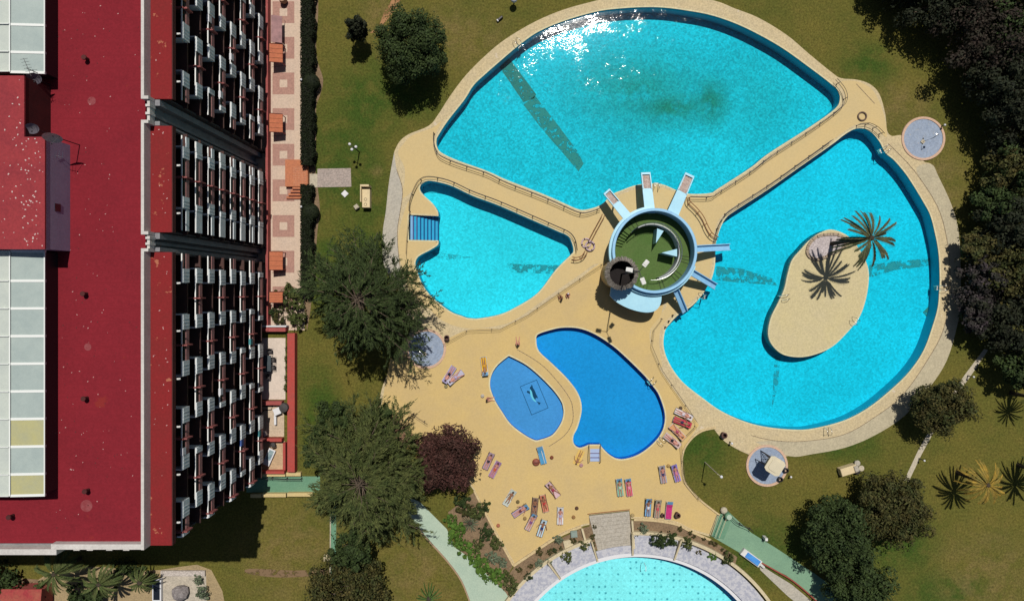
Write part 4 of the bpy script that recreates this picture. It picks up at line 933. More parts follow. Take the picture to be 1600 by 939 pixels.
def crown_broad(rng, r, hz, nl, per, s, lobes, asp=.6, rough=.35, up=.5):
    """leafy lobes filling an uneven ellipsoid; centred on 0,0,0"""
    m = MB(); cs = []
    for i in range(lobes):
        t = rng.uniform(0, 2*pi); ph = math.acos(rng.uniform(-.55, 1)); k = rng.uniform(.45, 1.0)*(1+rng.uniform(-rough, rough)*.45)
        cs.append((Vector((sin(ph)*cos(t)*r*k, sin(ph)*sin(t)*r*k, cos(ph)*hz*k)), r*rng.uniform(.15, .3)))
    for c, lr in cs:
        for j in range(per):
            d = Vector((rng.gauss(0, 1), rng.gauss(0, 1), rng.gauss(0, .8))).normalized(); q = c + d*lr*rng.uniform(.55, 1.05)
            n = (d + Vector((0, 0, up)) + Vector((rng.uniform(-.6, .6), rng.uniform(-.6, .6), rng.uniform(-.3, .6)))).normalized()
            leaf(m, q, n, s*rng.uniform(.6, 1.3), asp, rng)
    for j in range(nl):        # loose leaves through the volume, so that the outline is ragged
        t = rng.uniform(0, 2*pi); ph = math.acos(rng.uniform(-.7, 1)); k = rng.uniform(.3, 1.0)**.5*(.9+.22*sin(5*t+r)+.12*sin(11*t))
        leaf(m, Vector((sin(ph)*cos(t)*r*k, sin(ph)*sin(t)*r*k, cos(ph)*hz*k)), Vector((rng.uniform(-1, 1), rng.uniform(-1, 1), rng.uniform(.1, 1))).normalized(), s*rng.uniform(.6, 1.2), asp, rng)
    return m, cs
def trunk_mb(rng, h, r0, tips, z0=0):
    m = MB(); m.tube([(0, 0, z0), (rng.uniform(-.1, .1), rng.uniform(-.1, .1), h*.5), (0, 0, h)], [r0*1.25, r0*.85, r0*.5], 10)
    for tp in tips:
        a = Vector((0, 0, h*rng.uniform(.45, .9))); b = Vector(tp); mid = a.lerp(b, .5)+Vector((0, 0, .15*(b-a).length)); m.tube([a, mid, b], [r0*.42, r0*.26, r0*.08], 6)
    return m
def tree(name, label, px, py, r, h, lm, seed, hz=None, lobes=46, per=130, nl=1800, s=.17, cat='tree', group=None, rough=.35, asp=.6, r0=None):
    rng = random.Random(seed); hz = hz or r*.8; hc = h-hz; g = P(px, py, hc); t = thing(name, label, cat, (g.x, g.y, 0), 0, group)
    m, cs = crown_broad(rng, r, hz, nl, per, s, lobes, asp, rough); m.v = [(a, b, c+hc) for a, b, c in m.v]
    obj('crown', m, lm, t, world=False)
    obj('trunk', trunk_mb(rng, hc, r0 or r*.06, [c+Vector((0, 0, hc)) for c, _ in cs[:14]]), M['bark'], t, world=False); return t
def pine(name, label, px, py, r, h, lm, seed, nb=80, s=.28, droop=.15, group=None, dens=1.0, flat=.55):
    """open feathery crown: limbs radiating from the trunk, each carrying sprays that point outwards"""
    rng = random.Random(seed); hc = h*.7; g = P(px, py, hc); t = thing(name, label, 'tree', (g.x, g.y, 0), 0, group); m = MB(); tips = []; lim = MB()
    lim.tube([(0, 0, 0), (.15, -.1, h*.5), (0, 0, h*.93)], [r*.07, r*.05, .04], 10)
    for i in range(nb):
        f = (i+.5)/nb; z0 = h*(.38+.6*f); az = i*2.399+rng.uniform(-.3, .3); L = r*(1.02-.62*f**1.6)*rng.uniform(.72, 1.12)*(1+.16*sin(2*az+seed)+.12*sin(5*az+2*seed)); rise = rng.uniform(.05, .35)*(1-flat)+f*.3
        a = Vector((0, 0, z0)); d = Vector((cos(az), sin(az), rise)); pts = []
        for k in range(6): u = k/5; pts.append(a+Vector((cos(az+.25*u*rng.uniform(-1, 1))*L*u, sin(az)*L*u, L*(rise*u-droop*u*u*2))))
        lim.tube(pts, [.06*(1-.8*k/5)*(L/r)+.01 for k in range(6)], 5)
        ns = int(15*dens*L/r)+5
        for j in range(ns):
            u = rng.uniform(.22, 1.0); k = min(int(u*5), 4); p = pts[k].lerp(pts[k+1], u*5-k); sd = rng.choice((-1, 1)); aa = az+sd*rng.uniform(.2, 1.0); sl = L*.30*(1.15-u*.6)*rng.uniform(.6, 1.2)+.3; sdv = Vector((cos(aa), sin(aa), rng.uniform(-.15, .25)))
            nn = int(17*dens)
            for q in range(nn):
                w_ = rng.random(); base = p+sdv*sl*w_+Vector((rng.gauss(0, .07), rng.gauss(0, .07), rng.gauss(0, .06))); nd_ = (sdv+Vector((rng.gauss(0, .4), rng.gauss(0, .4), rng.gauss(0, .3)))).normalized(); side = nd_.cross(Vector((rng.uniform(-.5, .5), rng.uniform(-.5, .5), 1))).normalized()*.035*rng.uniform(.7, 1.5); e = base+nd_*s*rng.uniform(.7, 1.5)
                o = len(m.v); m.v += [tuple(base-side), tuple(base+side), tuple(e+side*.3), tuple(e-side*.3)]; m.f.append((o, o+1, o+2, o+3)); m.m.append(0)
    obj('crown', m, lm, t, world=False); obj('trunk', lim, M['bark'], t, world=False); return t
def palm(label, gpx, gpy, h, L, lm, seed, n=38, cat='palm tree', group='tall feather palms', lean=(0, 0), wid=.34, droop=.55, name='palm_tree'):
    rng = random.Random(seed); g = P(gpx, gpy); t = thing(name, label, cat, (g.x, g.y, 0), 0, group); top = Vector((lean[0], lean[1], h))
    m = MB(); m.tube([top*0, Vector((lean[0]*.3, lean[1]*.3, h*.5)), top], [.26, .17, .2], 12); m.ball((top.x, top.y, top.z-.1), .32, 10); obj('trunk', m, M['palmbark'], t, world=False)
    for grp in range(2):
        m = MB()
        for i in range(n//2):
            az = (i*2+grp)*2*pi/n*1.0+rng.uniform(-.1, .1); el = rng.uniform(.0, .7) if i % 3 else rng.uniform(-.3, .15); Lf = L*rng.uniform(.82, 1.08); pts = []; K_ = 9
            for k in range(K_): u = k/(K_-1); hor = Lf*(u*cos(el)*(1-.12*u)); z = Lf*(u*sin(el)-droop*u*u*cos(el)); pts.append(top+Vector((cos(az+.05*u)*hor, sin(az+.05*u)*hor, z)))
            m.tube(pts, [.035*(1-.8*k/(K_-1)) for k in range(K_)], 4)
            nl = 30
            for j in range(nl):
                u = .12+.88*j/nl; q = min(int(u*(K_-1)), K_-2); p = pts[q].lerp(pts[q+1], u*(K_-1)-q); tg = (pts[q+1]-pts[q]).normalized(); sd = tg.cross(Vector((0, 0, 1))).normalized(); ll = wid*sin(pi*(.12+.8*u))**.6*(L/2.6)*rng.uniform(.85, 1.1)
                for sg in (-1, 1):
                    e = p+tg*ll*1.0+sd*sg*ll*.5+Vector((0, 0, .12*ll-.05)); w_ = (tg*.05+sd*.02)*(L/2.6)
                    o = len(m.v); m.v += [tuple(p-w_), tuple(p+w_), tuple(e+w_*.3), tuple(e-w_*.3)]; m.f.append((o, o+1, o+2, o+3)); m.m.append(0)
        obj('frond', m, lm, t, world=False)
    return t
# large trees
tree('round_tree', 'large round dark green tree on the lawn left of the fan shaped pool', 640, 70, 3.85, 8.0, L_dark, 1, lobes=95, per=220, nl=3000, s=.13, hz=3.3, rough=.15)
tree('small_tree', 'small dark oval tree left of the big round tree', 559, 46, 1.2, 5.2, L_black, 2, hz=2.2, lobes=60, per=120, nl=900, s=.12)
pine('conifer', 'tall feathery dark conifer beside the top of the grey path', 568, 468, 6.6, 13.0, L_olive, 3, nb=92, dens=1.15, group=None)
pine('conifer', 'broad olive green conifer between the green court path and the purple tree', 572, 744, 6.9, 12.5, L_oliveb, 4, nb=125, dens=1.45)
tree('dense_tree', 'dense dark tree under the edge of the two conifers', 520, 655, 2.2, 7.0, L_dark, 5, lobes=40, per=130, nl=900, s=.13)
tree('dense_tree', 'dark green tree at the right end of the green court path', 498, 702, 1.9, 7.0, L_dark, 15, lobes=34, per=130, nl=900, s=.13)
tree('dense_tree', 'mid green tree over the brown steps', 590, 655, 1.9, 6.5, L_green, 25, lobes=30, per=130, nl=900, s=.13)
tree('purple_tree', 'purple brown leaved tree at the left edge of the yellow plaza', 698, 716, 3.5, 6.5, L_purple, 6, hz=2.6, lobes=105, per=190, nl=1800, s=.13)
tree('bronze_tree', 'bronze green tree cut by the bottom edge of the photograph', 545, 925, 4.1, 7.0, L_brown, 7, lobes=110, per=170, nl=2500, s=.14)
tree('dense_tree', 'dark tree just above the bronze tree at the bottom', 548, 858, 2.2, 8.0, L_dark, 8, lobes=36, per=130, nl=1200, s=.14)
tree('round_tree', 'bronze topped round tree beside the ribbed path at the right', 1472, 637, 3.15, 6.0, L_brown, 9, lobes=85, per=190, nl=1500, s=.13)
tree('round_tree', 'bronze round tree below the cream stone bench', 1392, 795, 3.9, 7.0, L_brown, 10, lobes=115, per=190, nl=2500, s=.14)
tree('dense_tree', 'dark green tree at the end of the sage green path', 1312, 835, 3.9, 7.0, L_dark, 11, lobes=115, per=190, nl=2500, s=.14)
tree('dense_tree', 'dark green tree at the bottom edge right of the round pool', 1338, 915, 3.4, 6.5, L_dark, 12, lobes=90, per=190, nl=1800, s=.14)
# dark woodland along the right side
WOOD = [(1420,-50,4.0,9,L_black),(1478,-8,4.2,10,L_black),(1542,52,4.6,11,leafmat('dusky_leaves',(.034,.022,.018),(.018,.018,.011))),(1590,40,4.2,11,L_dark),(1440,-60,4.2,10,L_black),(1560,-30,4.5,11,L_brown),(1568,118,3.6,10,L_black),(1600,150,4.2,11,L_black),(1592,200,3.6,9,L_black),(1584,265,3.0,8,L_brown),(1610,285,3.8,9,L_dark),(1562,318,2.6,7,L_dark),(1590,355,3.4,9,L_black),(1530,392,2.2,6,L_brown),(1543,440,2.8,7,L_mauve),(1590,430,3.6,9,L_brown),(1575,505,3.5,8.5,L_black),(1530,492,1.9,6,L_mauve),(1605,560,2.8,8,L_dark)]
WLAB = ['black green tree at the left tip of the dark wood, top edge','black green tree second along the edge of the dark wood above the lawn','dusky reddish tree in the middle of the dark wood','mid green tree at the top right corner','black green tree on the top edge between two others','bronze tree on the top edge near the right corner','black tree at the foot of the dusky reddish one','black tree at the right edge below the green corner tree','black tree right of the upper shower basin','bronze tree near the right edge just below the lawn bay','dark green tree cut by the right edge beside the bronze one','small dark tree right of the lawn bay','black green tree at the right edge level with the island palm','small bronze tree overhanging the ribbed path','mauve flowering tree overhanging the ribbed path','large bronze tree at the right edge behind the mauve one','black green tree at the right edge below the bronze one','small mauve flowering tree at the lower end of the wood','dark green tree at the right edge, lowest of the wood']
for i, ((px, py, r, h, lm), lb) in enumerate(zip(WOOD, WLAB)):
    tree('woodland_tree', lb, px, py, r*1.03, h*.72, lm, 100+i, lobes=int(19*r), per=125, nl=900, s=.17, group='trees of the dark wood along the right side', rough=.6)
# palms
palm('tall feather palm leaning over the right side of the island', 1299, 381, 9.1, 3.7, leafmat('grey_palm_leaves', (.045, .062, .030), (.085, .085, .040)), 1, n=34)
palm('golden yellowing palm on the lower right lawn', 1496, 738, 5.2, 2.95, leafmat('golden_palm_leaves', (.30, .19, .03), (.13, .11, .03)), 2, n=32)
palm('dark green palm mostly beyond the right edge, lower lawn', 1591, 726, 5.2, 2.95, leafmat('green_palm_leaves', (.035, .055, .015), (.06, .07, .02)), 3, n=32)
palm('dark green palm beyond the right edge, upper lawn', 1580, 614, 5.0, 2.2, leafmat('green_palm_leaves', (.035, .055, .015), (.06, .07, .02)), 4, n=24)
fanm = leafmat('fan_palm_leaves', (.045, .07, .02), (.08, .09, .03))
palm('broad green palm at the bottom left corner, left one of two', 125, 872, 4.5, 3.0, fanm, 5, n=34, group='palms in the lower left garden', wid=.5); palm('broad green palm at the bottom left, right one of two', 187, 890, 4.0, 2.5, fanm, 6, n=30, group='palms in the lower left garden', wid=.5)
palm('shaded green palm under the wall at the bottom left', 240, 893, 3.0, 1.9, fanm, 7, n=26, group='palms in the lower left garden', wid=.4); palm('low bright palm on the bottom edge beside the mint green path', 672, 928, 1.3, 1.9, leafmat('bright_palm_leaves', (.07, .12, .03), (.05, .09, .02)), 8, n=22, group=None, wid=.3)
palm('spiky pale agave like palm beside the mint green path', 735, 815, .5, 1.3, L_silver, 9, n=26, group=None, wid=.18, droop=.2, cat='palm')
# hedges
def hedge(label, x0, x1, y0, y1, h, seed, lump=None):
    rng = random.Random(seed); a, b = P(x0, y1), P(x1, y0); m = MB(); W = b.x-a.x; t = thing('hedge', label, 'hedge', ((a.x+b.x)/2, (a.y+b.y)/2, 0), 0, 'dark hedges along the terrace')
    n = int((b.y-a.y)*520)
    for i in range(n):
        y = rng.uniform(a.y, b.y); wv = .12*sin(y*1.7)+.08*sin(y*4.1); f = rng.random(); z = rng.uniform(.05, h)
        if f < .5: x = rng.uniform(a.x, b.x+wv); z = h+rng.uniform(-.18, .06)
        elif f < .75: x = a.x+rng.uniform(-.04, .12)
        else: x = b.x+wv+rng.uniform(-.12, .06)
        leaf(m, Vector((x, y, z)), Vector((rng.uniform(-.6, .6), rng.uniform(-.6, .6), rng.uniform(.2, 1))).normalized(), .085*rng.uniform(.6, 1.4), .6, rng)
    if lump:
        c = P(lump[0], lump[1]); r = lump[2]*K()
        for i in range(1800):
            d = Vector((rng.gauss(0, 1), rng.gauss(0, 1), rng.gauss(0, 1))).normalized(); leaf(m, Vector((c.x+d.x*r, c.y+d.y*r, .95+d.z*.95)), (d+Vector((0, 0, .4))).normalized(), .1, .6, rng)
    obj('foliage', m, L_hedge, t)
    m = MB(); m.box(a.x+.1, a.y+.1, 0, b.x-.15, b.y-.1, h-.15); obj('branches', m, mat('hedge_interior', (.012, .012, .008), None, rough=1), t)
hedge('long dark clipped hedge along the upper terrace, above the orange steps', 476, 494, -120, 262, 1.6, 1, (490,133,13))
hedge('dark clipped hedge along the lower terrace, below the orange steps', 476, 492, 291, 462, 1.6, 2, (489,333,13))
# shrubs in the beds
def shrub_proto(lm, seed, r=.5): 
    rng = random.Random(seed); m, _ = crown_broad(rng, r, r*.7, 120, 34, .085*r/.5, 12, .55, .6); m.v = [(a, b, c+r*.55) for a, b, c in m.v]; return m
SH = {}
for nm, lm in (('grey green', L_silver), ('olive', L_oliveb), ('bronze', L_brown), ('dark', L_dark), ('bright green', L_bright)): SH[nm] = shrub_proto(lm, len(nm)), lm
smesh = {}
def shrub(kind, px, py, r, label, group=None, name='shrub'):
    if name == 'shrub' and px > 795 and py > 800 and px < 1145: r *= .68
    c = P(px, py, r*.6)
    if kind not in smesh: o = obj(name, SH[kind][0], SH[kind][1]); smesh[kind] = o.data; ob = o
    else: ob = link(name, smesh[kind])
    ob.location = (c.x, c.y, .02+ r*.25); ob.scale = (r/.5, r/.5, r/.5); ob.rotation_euler = (0, 0, px*.37); tag(ob, label, 'shrub', group)
rs = random.Random(77)
shrub('grey green', 872, 838+4, .8, 'pale grey green shrub in the bed near the plaza edge, by the cream slab'); shrub('grey green', 843, 880, .85, 'grey green shrub in the middle of the left planting bed'); shrub('grey green', 857, 877, .7, 'grey green shrub touching another in the left planting bed'); shrub('grey green', 1005, 826, .9, 'grey green shrub just right of the plank steps')
shrub('dark', 1028, 842, 1.4, 'large dark clipped shrub in the right planting bed, left half of the pair'); shrub('dark', 1046, 841, 1.3, 'large dark clipped shrub in the right planting bed, right half of the pair'); shrub('olive', 1073, 847, 1.1, 'round olive shrub in the right planting bed'); shrub('bronze', 1091, 861, .6, 'small bronze shrub in the right planting bed'); shrub('bright green', 1112, 868, .8, 'bright green shrub near the right end of the bed'); shrub('olive', 1137, 872, 1.1, 'yellowish shrub at the right tip of the bed')
shrub('olive', 912, 852, .9, 'olive shrub right of the cream slab in the left bed'); shrub('olive', 886, 868, 1.0, 'olive shrub below the cream slab in the left bed'); shrub('dark', 866, 859, .5, 'upright dark shrub in the left planting bed'); shrub('olive', 800, 915, 1.3, 'dry olive shrub at the left tip of the planting bed'); shrub('dark', 826, 899, .8, 'dark shrub between the dry one and the pool wall'); shrub('bronze', 842, 862, .7, 'bronze shrub beside the grey green ones')
for px, py, r in ((716,826,1.0),(712,842,.9),(724,853,.9),(738,868,1.0),(752,880,1.0),(765,893,1.1),(778,902,.9),(704,812,.8)): shrub('bright green', px, py, r, 'bright green leafy shrub in the row along the mint green path', 'bright shrubs along the mint green path')
for px, py, r, k in ((745,800,1.0,'olive'),(760,830,.9,'dark'),(748,850,.7,'olive'),(775,848,.8,'olive'),(728,795,.9,'bronze'),(770,870,.8,'grey green'),(785,878,.6,'grey green'),(792,900,.7,'olive'),(722,780,.9,'dark'),(757,790,.7,'dark')): shrub(k, px, py, r, f'{k} shrub in the dry bed left of the plaza corner', 'shrubs in the dry bed left of the plaza')
for px, py in ((1062,826),(1085,838),(1100,842),(1118,850),(1128,858),(1136,862),(1078,832),(1110,846)): shrub('bronze', px, py, rs.uniform(.3, .5), 'small bronze plant in the row under the plaza kerb', 'small plants under the plaza kerb')
for px, py in ((929,823),(925,838),(926,851),(991,835),(992,848),(896,845),(876,857),(858,862),(830,884),(812,890)): shrub('bronze', px, py, rs.uniform(.35, .6), 'small dry brownish plant in the planting bed', 'small dry plants in the bed')
for px, py, r, k in ((437,461,.6,'bronze'),(440,484,.5,'bronze'),(450,484,.4,'bronze'),(436,500,.8,'bronze'),(457,494,.6,'olive'),(452,454,.8,'olive'),(462,468,1.2,'olive'),(466,500,1.0,'olive'),(428,488,.6,'dark')): shrub(k, px, py, r, f'{k} pot plant on the lower end of the terrace', 'pot plants on the terrace', 'pot_plant')
for px, py in ((448+6,528),(452,545),(451,560),(452,575),(451,590),(450,605)): shrub('olive', px, py, .55, 'olive plant in the narrow strip beside the red patio wall', 'plants along the red patio wall')
for i, (px, py, r, k) in enumerate(((20,912,1.5,'dark'),(60,925,1.2,'olive'),(125,925,1.3,'dark'),(150,930,1.4,'dark'),(196,882,1.0,'dark'),(213,890,.9,'dark'),(5,890,1.6,'dark'),(235,902,.8,'dark'),(310,905,.6,'grey green'),(318,925,.8,'grey green'),(178,905,.9,'olive'))): shrub(k, px, py, r, f'{k} shrub in the shaded garden at the bottom left', 'shrubs in the lower left garden')
for px, py in ((1500,585),(1560,600),(1588,615)): pass
# ------------------------------------------------------------ round pool surround and plank steps
M['whitetile'] = mat('white_patterned_bench', (.42, .42, .45), (.30, .31, .37), 2.2, .8, fine=.12, contrast=(.46, .54)); M['creamcap'] = mat('cream_wall_cap', (.50, .43, .28), (.44, .37, .24), 1, .8, fine=.2)
M['whitecop'] = mat('white_pool_coping', (.58, .58, .6), None, rough=.6)
fc = (FC.x, FC.y); k0 = K()
A = radians
def pang(px, py): v = P(px, py)-FC; return math.atan2(v.y, v.x)
rp = thing('round_pool_surround', 'white patterned bench ring and cream wall round the pale tiled pool at the bottom', 'pool surround', (FC.x, FC.y, 0))
m = MB(); m.sector(fc, 210*k0+.003, 216*k0, -.25, .16, A(10), A(170), 90); obj('coping', m, M['whitecop'], rp)
aL, aR = pang(932, 870), pang(988, 868); aL2 = pang(869, 893); aR2 = pang(1052, 874)
for a, b, r1 in ((aL2+.008, A(170), 246), (aL+.008, aL2-.008, 246), (aR+.008, aL-.008, 228), (aR2+.008, aR-.008, 246), (A(10), aR2-.008, 243)):
    m = MB(); m.sector(fc, 216*k0+.003, r1*k0, -.1, .42 if r1 > 230 else .2, a, b, 40); obj('bench', m, M['whitetile'], rp)
for a in (aL, aL2, aR, aR2):
    m = MB(); d = Vector((cos(a), sin(a))); p0 = FC.xy+d*214*k0; p1 = FC.xy+d*249*k0; nn = Vector((-d.y, d.x))*.09; v = [(p0-nn), (p0+nn), (p1+nn), (p1-nn)]; hz_ = [.5, .5, 1.1, 1.1]
    m.add([(q.x, q.y, 0) for q in v]+[(q.x, q.y, z) for q, z in zip(v, hz_)], [(3,2,1,0), (4,5,6,7), (0,1,5,4), (1,2,6,5), (2,3,7,6), (3,0,4,7)]); obj('divider', m, M['creamcap'], rp)
for a, b in ((aL, A(170)), (A(10), aR)):
    m = MB(); m.sector(fc, 246*k0+.003, 251*k0, -.05, .6, a+.003, b-.003, 60); obj('back_wall', m, M['creamcap'], rp)
m = MB(); mp = P(1007, 880); m.tube([(mp.x, mp.y, -.3), (mp.x, mp.y, .9), (mp.x, mp.y-.5, .95), (mp.x, mp.y-.9, -.2)], .03, 8); tag(obj('handrail', m, M['whitecop']), 'white bent handrail at the top edge of the round pool', 'handrail')
st = thing('plank_steps', 'broad grey plank steps from the yellow plaza down to the round pool', 'steps', P(953, 828))
TL, TR, BL, BR = P(920, 805), P(983, 798), P(934, 860), P(987, 853)
N = 9
for i in range(N):
    q = [TL.lerp(BL, i/N), TR.lerp(BR, i/N), TR.lerp(BR, (i+.95)/N), TL.lerp(BL, (i+.95)/N)]; z = .16-.012*i
    m = MB(); m.add([(v.x, v.y, z-.1) for v in q]+[(v.x, v.y, z) for v in q], [(0,1,2,3), (7,6,5,4), (0,4,5,1), (1,5,6,2), (2,6,7,3), (3,7,4,0)]); obj('plank', m, M['wood_plank'], st)
m = MB(); e = [TL, TR, BR, BL]; m.add([(v.x, v.y, .03) for v in e], [(0,1,2,3)]); m.v = [(a, b, c+.003) for a, b, c in m.v]; obj('dark_base', m, M['dark_metal'], st)
lineb = MB(); lineb.tube([P(918, 803, .14), P(984, 796, .14)], .05, 6); obj('edge_bar', lineb, M['brown_pipe'], st)
# planter walls beside the steps
for pts, lb in (([(909,824),(917,853)], 'thin cream wall left of the plank steps'), ([(987,812),(990,855)], 'cream wall right of the plank steps')):
    strip('garden_wall', pts, .22, 0, .45, M['creamcap'], lb, 'garden wall')
c = P(888, 849); m = MB(); m.obox((c.x, c.y), 1.05, 1.05, .35, A(14), 0, 0); m.obox((c.x, c.y), .95, .95, .03, A(14), 0, .352); tag(obj('stone_slab', m, M['creamcap']), 'square cream slab in the left planting bed', 'slab')
c = P(897, 834.5, .5); m = MB(); m.obox((c.x, c.y), .75, .75, .5, A(6), 0, 0); m.obox((c.x, c.y), .55, .55, .1, A(6), 0, .503); tag(obj('crate', m, mat('grey_green_box', (.2, .25, .22), None, rough=.7)), 'grey green box near the plaza kerb in the left bed', 'box')
# brown steps under the trees at the left
st = thing('garden_steps', 'brown diagonal steps down from the plaza under the trees', 'steps', P(630, 670))
for i in range(6):
    a = P(606+i*0, 658); d1 = Vector((P(640, 688)-P(612, 660)).xy.normalized()); o = Vector((-d1.y, d1.x)); base = P(628, 672).xy - o*(i*.36-.6)
    m = MB(); q = [base-d1*1.9, base+d1*1.9, base+d1*1.9-o*.35, base-d1*1.9-o*.35]; z = GZ+.01+.05+.012*(6-i); m.add([(v.x, v.y, GZ+.01) for v in q]+[(v.x, v.y, z) for v in q], [(3,2,1,0), (4,5,6,7), (0,1,5,4), (1,2,6,5), (2,3,7,6), (3,0,4,7)]); obj('step', m, mat('brown_step', (.24, .14, .08), (.18, .11, .07), 2, .9, fine=.3), st)
# steps at the top of the sage path
st = thing('garden_steps', 'green steps with pale side rails between the plaza corner and the sage green path', 'steps', P(1118, 820))
for i in range(5):
    u = i/5; a, b = P(1124+i*4, 803+i*1.4), P(1111+i*4, 835+i*1.4); d = Vector((b-a).xy).normalized(); o = Vector((-d.y, d.x)); a2, b2 = a.xy, b.xy; z = .26-.045*i
    m = MB(); q = [a2, b2, b2+o*.3, a2+o*.3]; m.add([(v.x, v.y, 0) for v in q]+[(v.x, v.y, z) for v in q], [(3,2,1,0), (4,5,6,7), (0,1,5,4), (1,2,6,5), (2,3,7,6), (3,0,4,7)]); obj('step', m, M['greenpath'], st)
for k in range(3): m = MB(); m.tube([P(1124+k*6, 804+k*2, .9), P(1112+k*6, 836+k*2, .9)], .03, 6); m.tube([P(1124+k*6, 804+k*2, .9), P(1124+k*6, 804+k*2, 0)], .03, 6); m.tube([P(1112+k*6, 836+k*2, .9), P(1112+k*6, 836+k*2, 0)], .03, 6); obj('handrail', m, M['creamcap'], st)
# blue covered trough, red pipe and posts on the sage path
c = P(1172, 869); a = A(-36); t = thing('slide_trough', 'white rimmed trough with a blue cover lying beside the sage green path', 'trough', (c.x, c.y, .04), a)
m = MB(); m.bevbox(-1.3, -.42, 0, 1.3, .42, .5, .05); obj('body', m, M['white'], t, world=False)
m = MB(); m.bevbox(-.75, -.33, .5, 1.1, .33, .6, .06); obj('cover', m, mat('blue_tarpaulin', (.05, .2, .55), (.07, .28, .62), 2, .5), t, world=False)
m = MB(); m.tube([(1.3, 0, .3), (1.9, -.05, .25), (1.95, -.1, .1)], .16, 8); obj('spout', m, M['white'], t, world=False)
t = thing('red_pipe', 'long red pipe with a grey strip running down the sage green path', 'pipe', P(1190, 878))
m = MB(); m.tube(smooth_open([tuple(P(x, y, .25)) for x, y in ((1188,878),(1215,893),(1240,908),(1275,938),(1310,975))], 4), .09, 8); obj('pipe', m, mat('rust_red_pipe', (.25, .06, .04), None, rough=.6), t)
slab('grey_strip', [PP([(1185,880),(1210,896),(1236,912),(1270,940),(1300,975),(1285,975),(1230,930),(1188,890)])], .04, .055, M['cpath'])
c = P(1135, 803); t = thing('water_tank', 'green lidded tank at the head of the sage green path', 'tank', (c.x, c.y, .04))
m = MB(); m.lathe((0, 0), [(.01, 0), (.42, 0), (.42, .9), (.36, 1.0), (.01, 1.02)], 20); obj('body', m, M['greenpath'], t, world=False); m = MB(); m.lathe((0, 0), [(.01, 1.04), (.3, 1.03), (.3, 1.1), (.01, 1.12)], 18); obj('lid', m, M['mint'], t, world=False)
c = P(1130, 796); tag(obj('boulder', MB().ball((c.x, c.y, .3), .42, 12, sz=.8), M['concrete']), 'pale pinkish boulder at the plaza corner beside the tank', 'boulder')
c = P(1193, 838); t = thing('tap_post', 'white post with a tap on the sage green path', 'tap', (c.x, c.y, .04)); m = MB(); m.bevbox(-.16, -.16, 0, .16, .16, 1.0); obj('post', m, M['white'], t, world=False); m = MB(); m.tube([(0, -.16, .8), (0, -.4, .8), (0, -.4, .7)], .03, 6); obj('tap', m, M['chrome'], t, world=False)
railing([(1142,806),(1152,815),(1168,822),(1172,826)], 'dark curved railing at the head of the sage green path', 1.0, 1.3)

# ------------------------------------------------------------ island bed
cI = smooth([(1296,364),(1275,368),(1262,380),(1258,394),(1264,404),(1276,408),(1290,404),(1300,398),(1318,390),(1322,376),(1312,366)], 4)
q = PP(cI); m = MB(); n = len(q); q2 = offset(q, -.35); t = thing('palm_bed', 'kidney shaped stone edged bed round the foot of the island palm', 'planting bed', P(1290, 385))
for i in range(0, n):
    j = (i+1) % n; m = MB(); a, b, c2, d = [Vector(v) for v in (q[i], q[j], q2[j], q2[i])]; cc = (a+b+c2+d)/4; f_ = .9; v = [cc+(w_-cc)*f_ for w_ in (a, b, c2, d)]; z = GZ+.22+.05*sin(i*2.7)
    m.add([(w_.x, w_.y, GZ) for w_ in v]+[(w_.x, w_.y, z) for w_ in v], [(3,2,1,0), (4,5,6,7), (0,1,5,4), (1,2,6,5), (2,3,7,6), (3,0,4,7)]); obj('edge_stone', m, mat('rubble_stone', (.32, .25, .18), (.2, .15, .11), 4, .9, .4, 10, fine=.5), t)
m = MB(); m.prism(q2, GZ, GZ+.1); obj('gravel', m, mat('pale_gravel', (.42, .37, .37), (.3, .26, .25), 3, .95, .5, 14, fine=.5), t)

# ------------------------------------------------------------ sunbeds, towels and people
M['sling'] = [mat('blue_sling', (.10, .24, .40), None, rough=.7), mat('grey_sling', (.22, .23, .27), None, rough=.7), mat('white_sling', (.5, .5, .5), None, rough=.7)]
M['frame'] = mat('white_tube_frame', (.5, .5, .5), None, rough=.4); M['dframe'] = mat('dark_tube_frame', (.05, .04, .04), None, rough=.4)
BACK = .42    # pitch of the backrest
def lz(y): return .34 + (max(0, y-.25)*math.tan(BACK) if y > .25 else 0)
def make_lounger(sl, fr):
    t = thing('sun_lounger', 'x', 'sun lounger', (0, 0, 0), 0, 'sun loungers on the yellow plaza')
    for s in (-1, 1):
        m = MB(); m.tube([(s*.32, -.98, .3), (s*.32, .95, .3)], .022, 6); m.tube([(s*.3, .25, .32), (s*.3, .97, lz(.97))], .02, 6); obj('side_rail', m, fr, t, world=False)
        for y in (-.75, .6): m = MB(); m.tube([(s*.32, y, .3), (s*.34, y+(.08 if y > 0 else -.08), 0)], .02, 6); obj('leg', m, fr, t, world=False)
    m = MB(); m.box(-.29, -.97, .31, .29, .245, .335); obj('seat', m, sl, t, world=False)
    m = MB(); z0, z1 = lz(.25), lz(.97); m.add([(-.29, .25, z0-.02), (.29, .25, z0-.02), (.29, .97, z1-.02), (-.29, .97, z1-.02), (-.29, .25, z0), (.29, .25, z0), (.29, .97, z1), (-.29, .97, z1)], [(3,2,1,0), (4,5,6,7), (0,1,5,4), (1,2,6,5), (2,3,7,6), (3,0,4,7)]); obj('backrest', m, sl, t, world=False)
    return t
PR = {}
def lounger(sl, fr, x, y, ang, label):
    k = (sl, fr)
    if k not in PR: o = PR[k] = make_lounger(M['sling'][sl], M['frame'] if fr == 0 else M['dframe']); o.location = (x, y, GZ+.01); o.rotation_euler = (0, 0, ang); o['label'] = label; return o
    return dup(PR[k], (x, y, GZ+.01), ang, label)
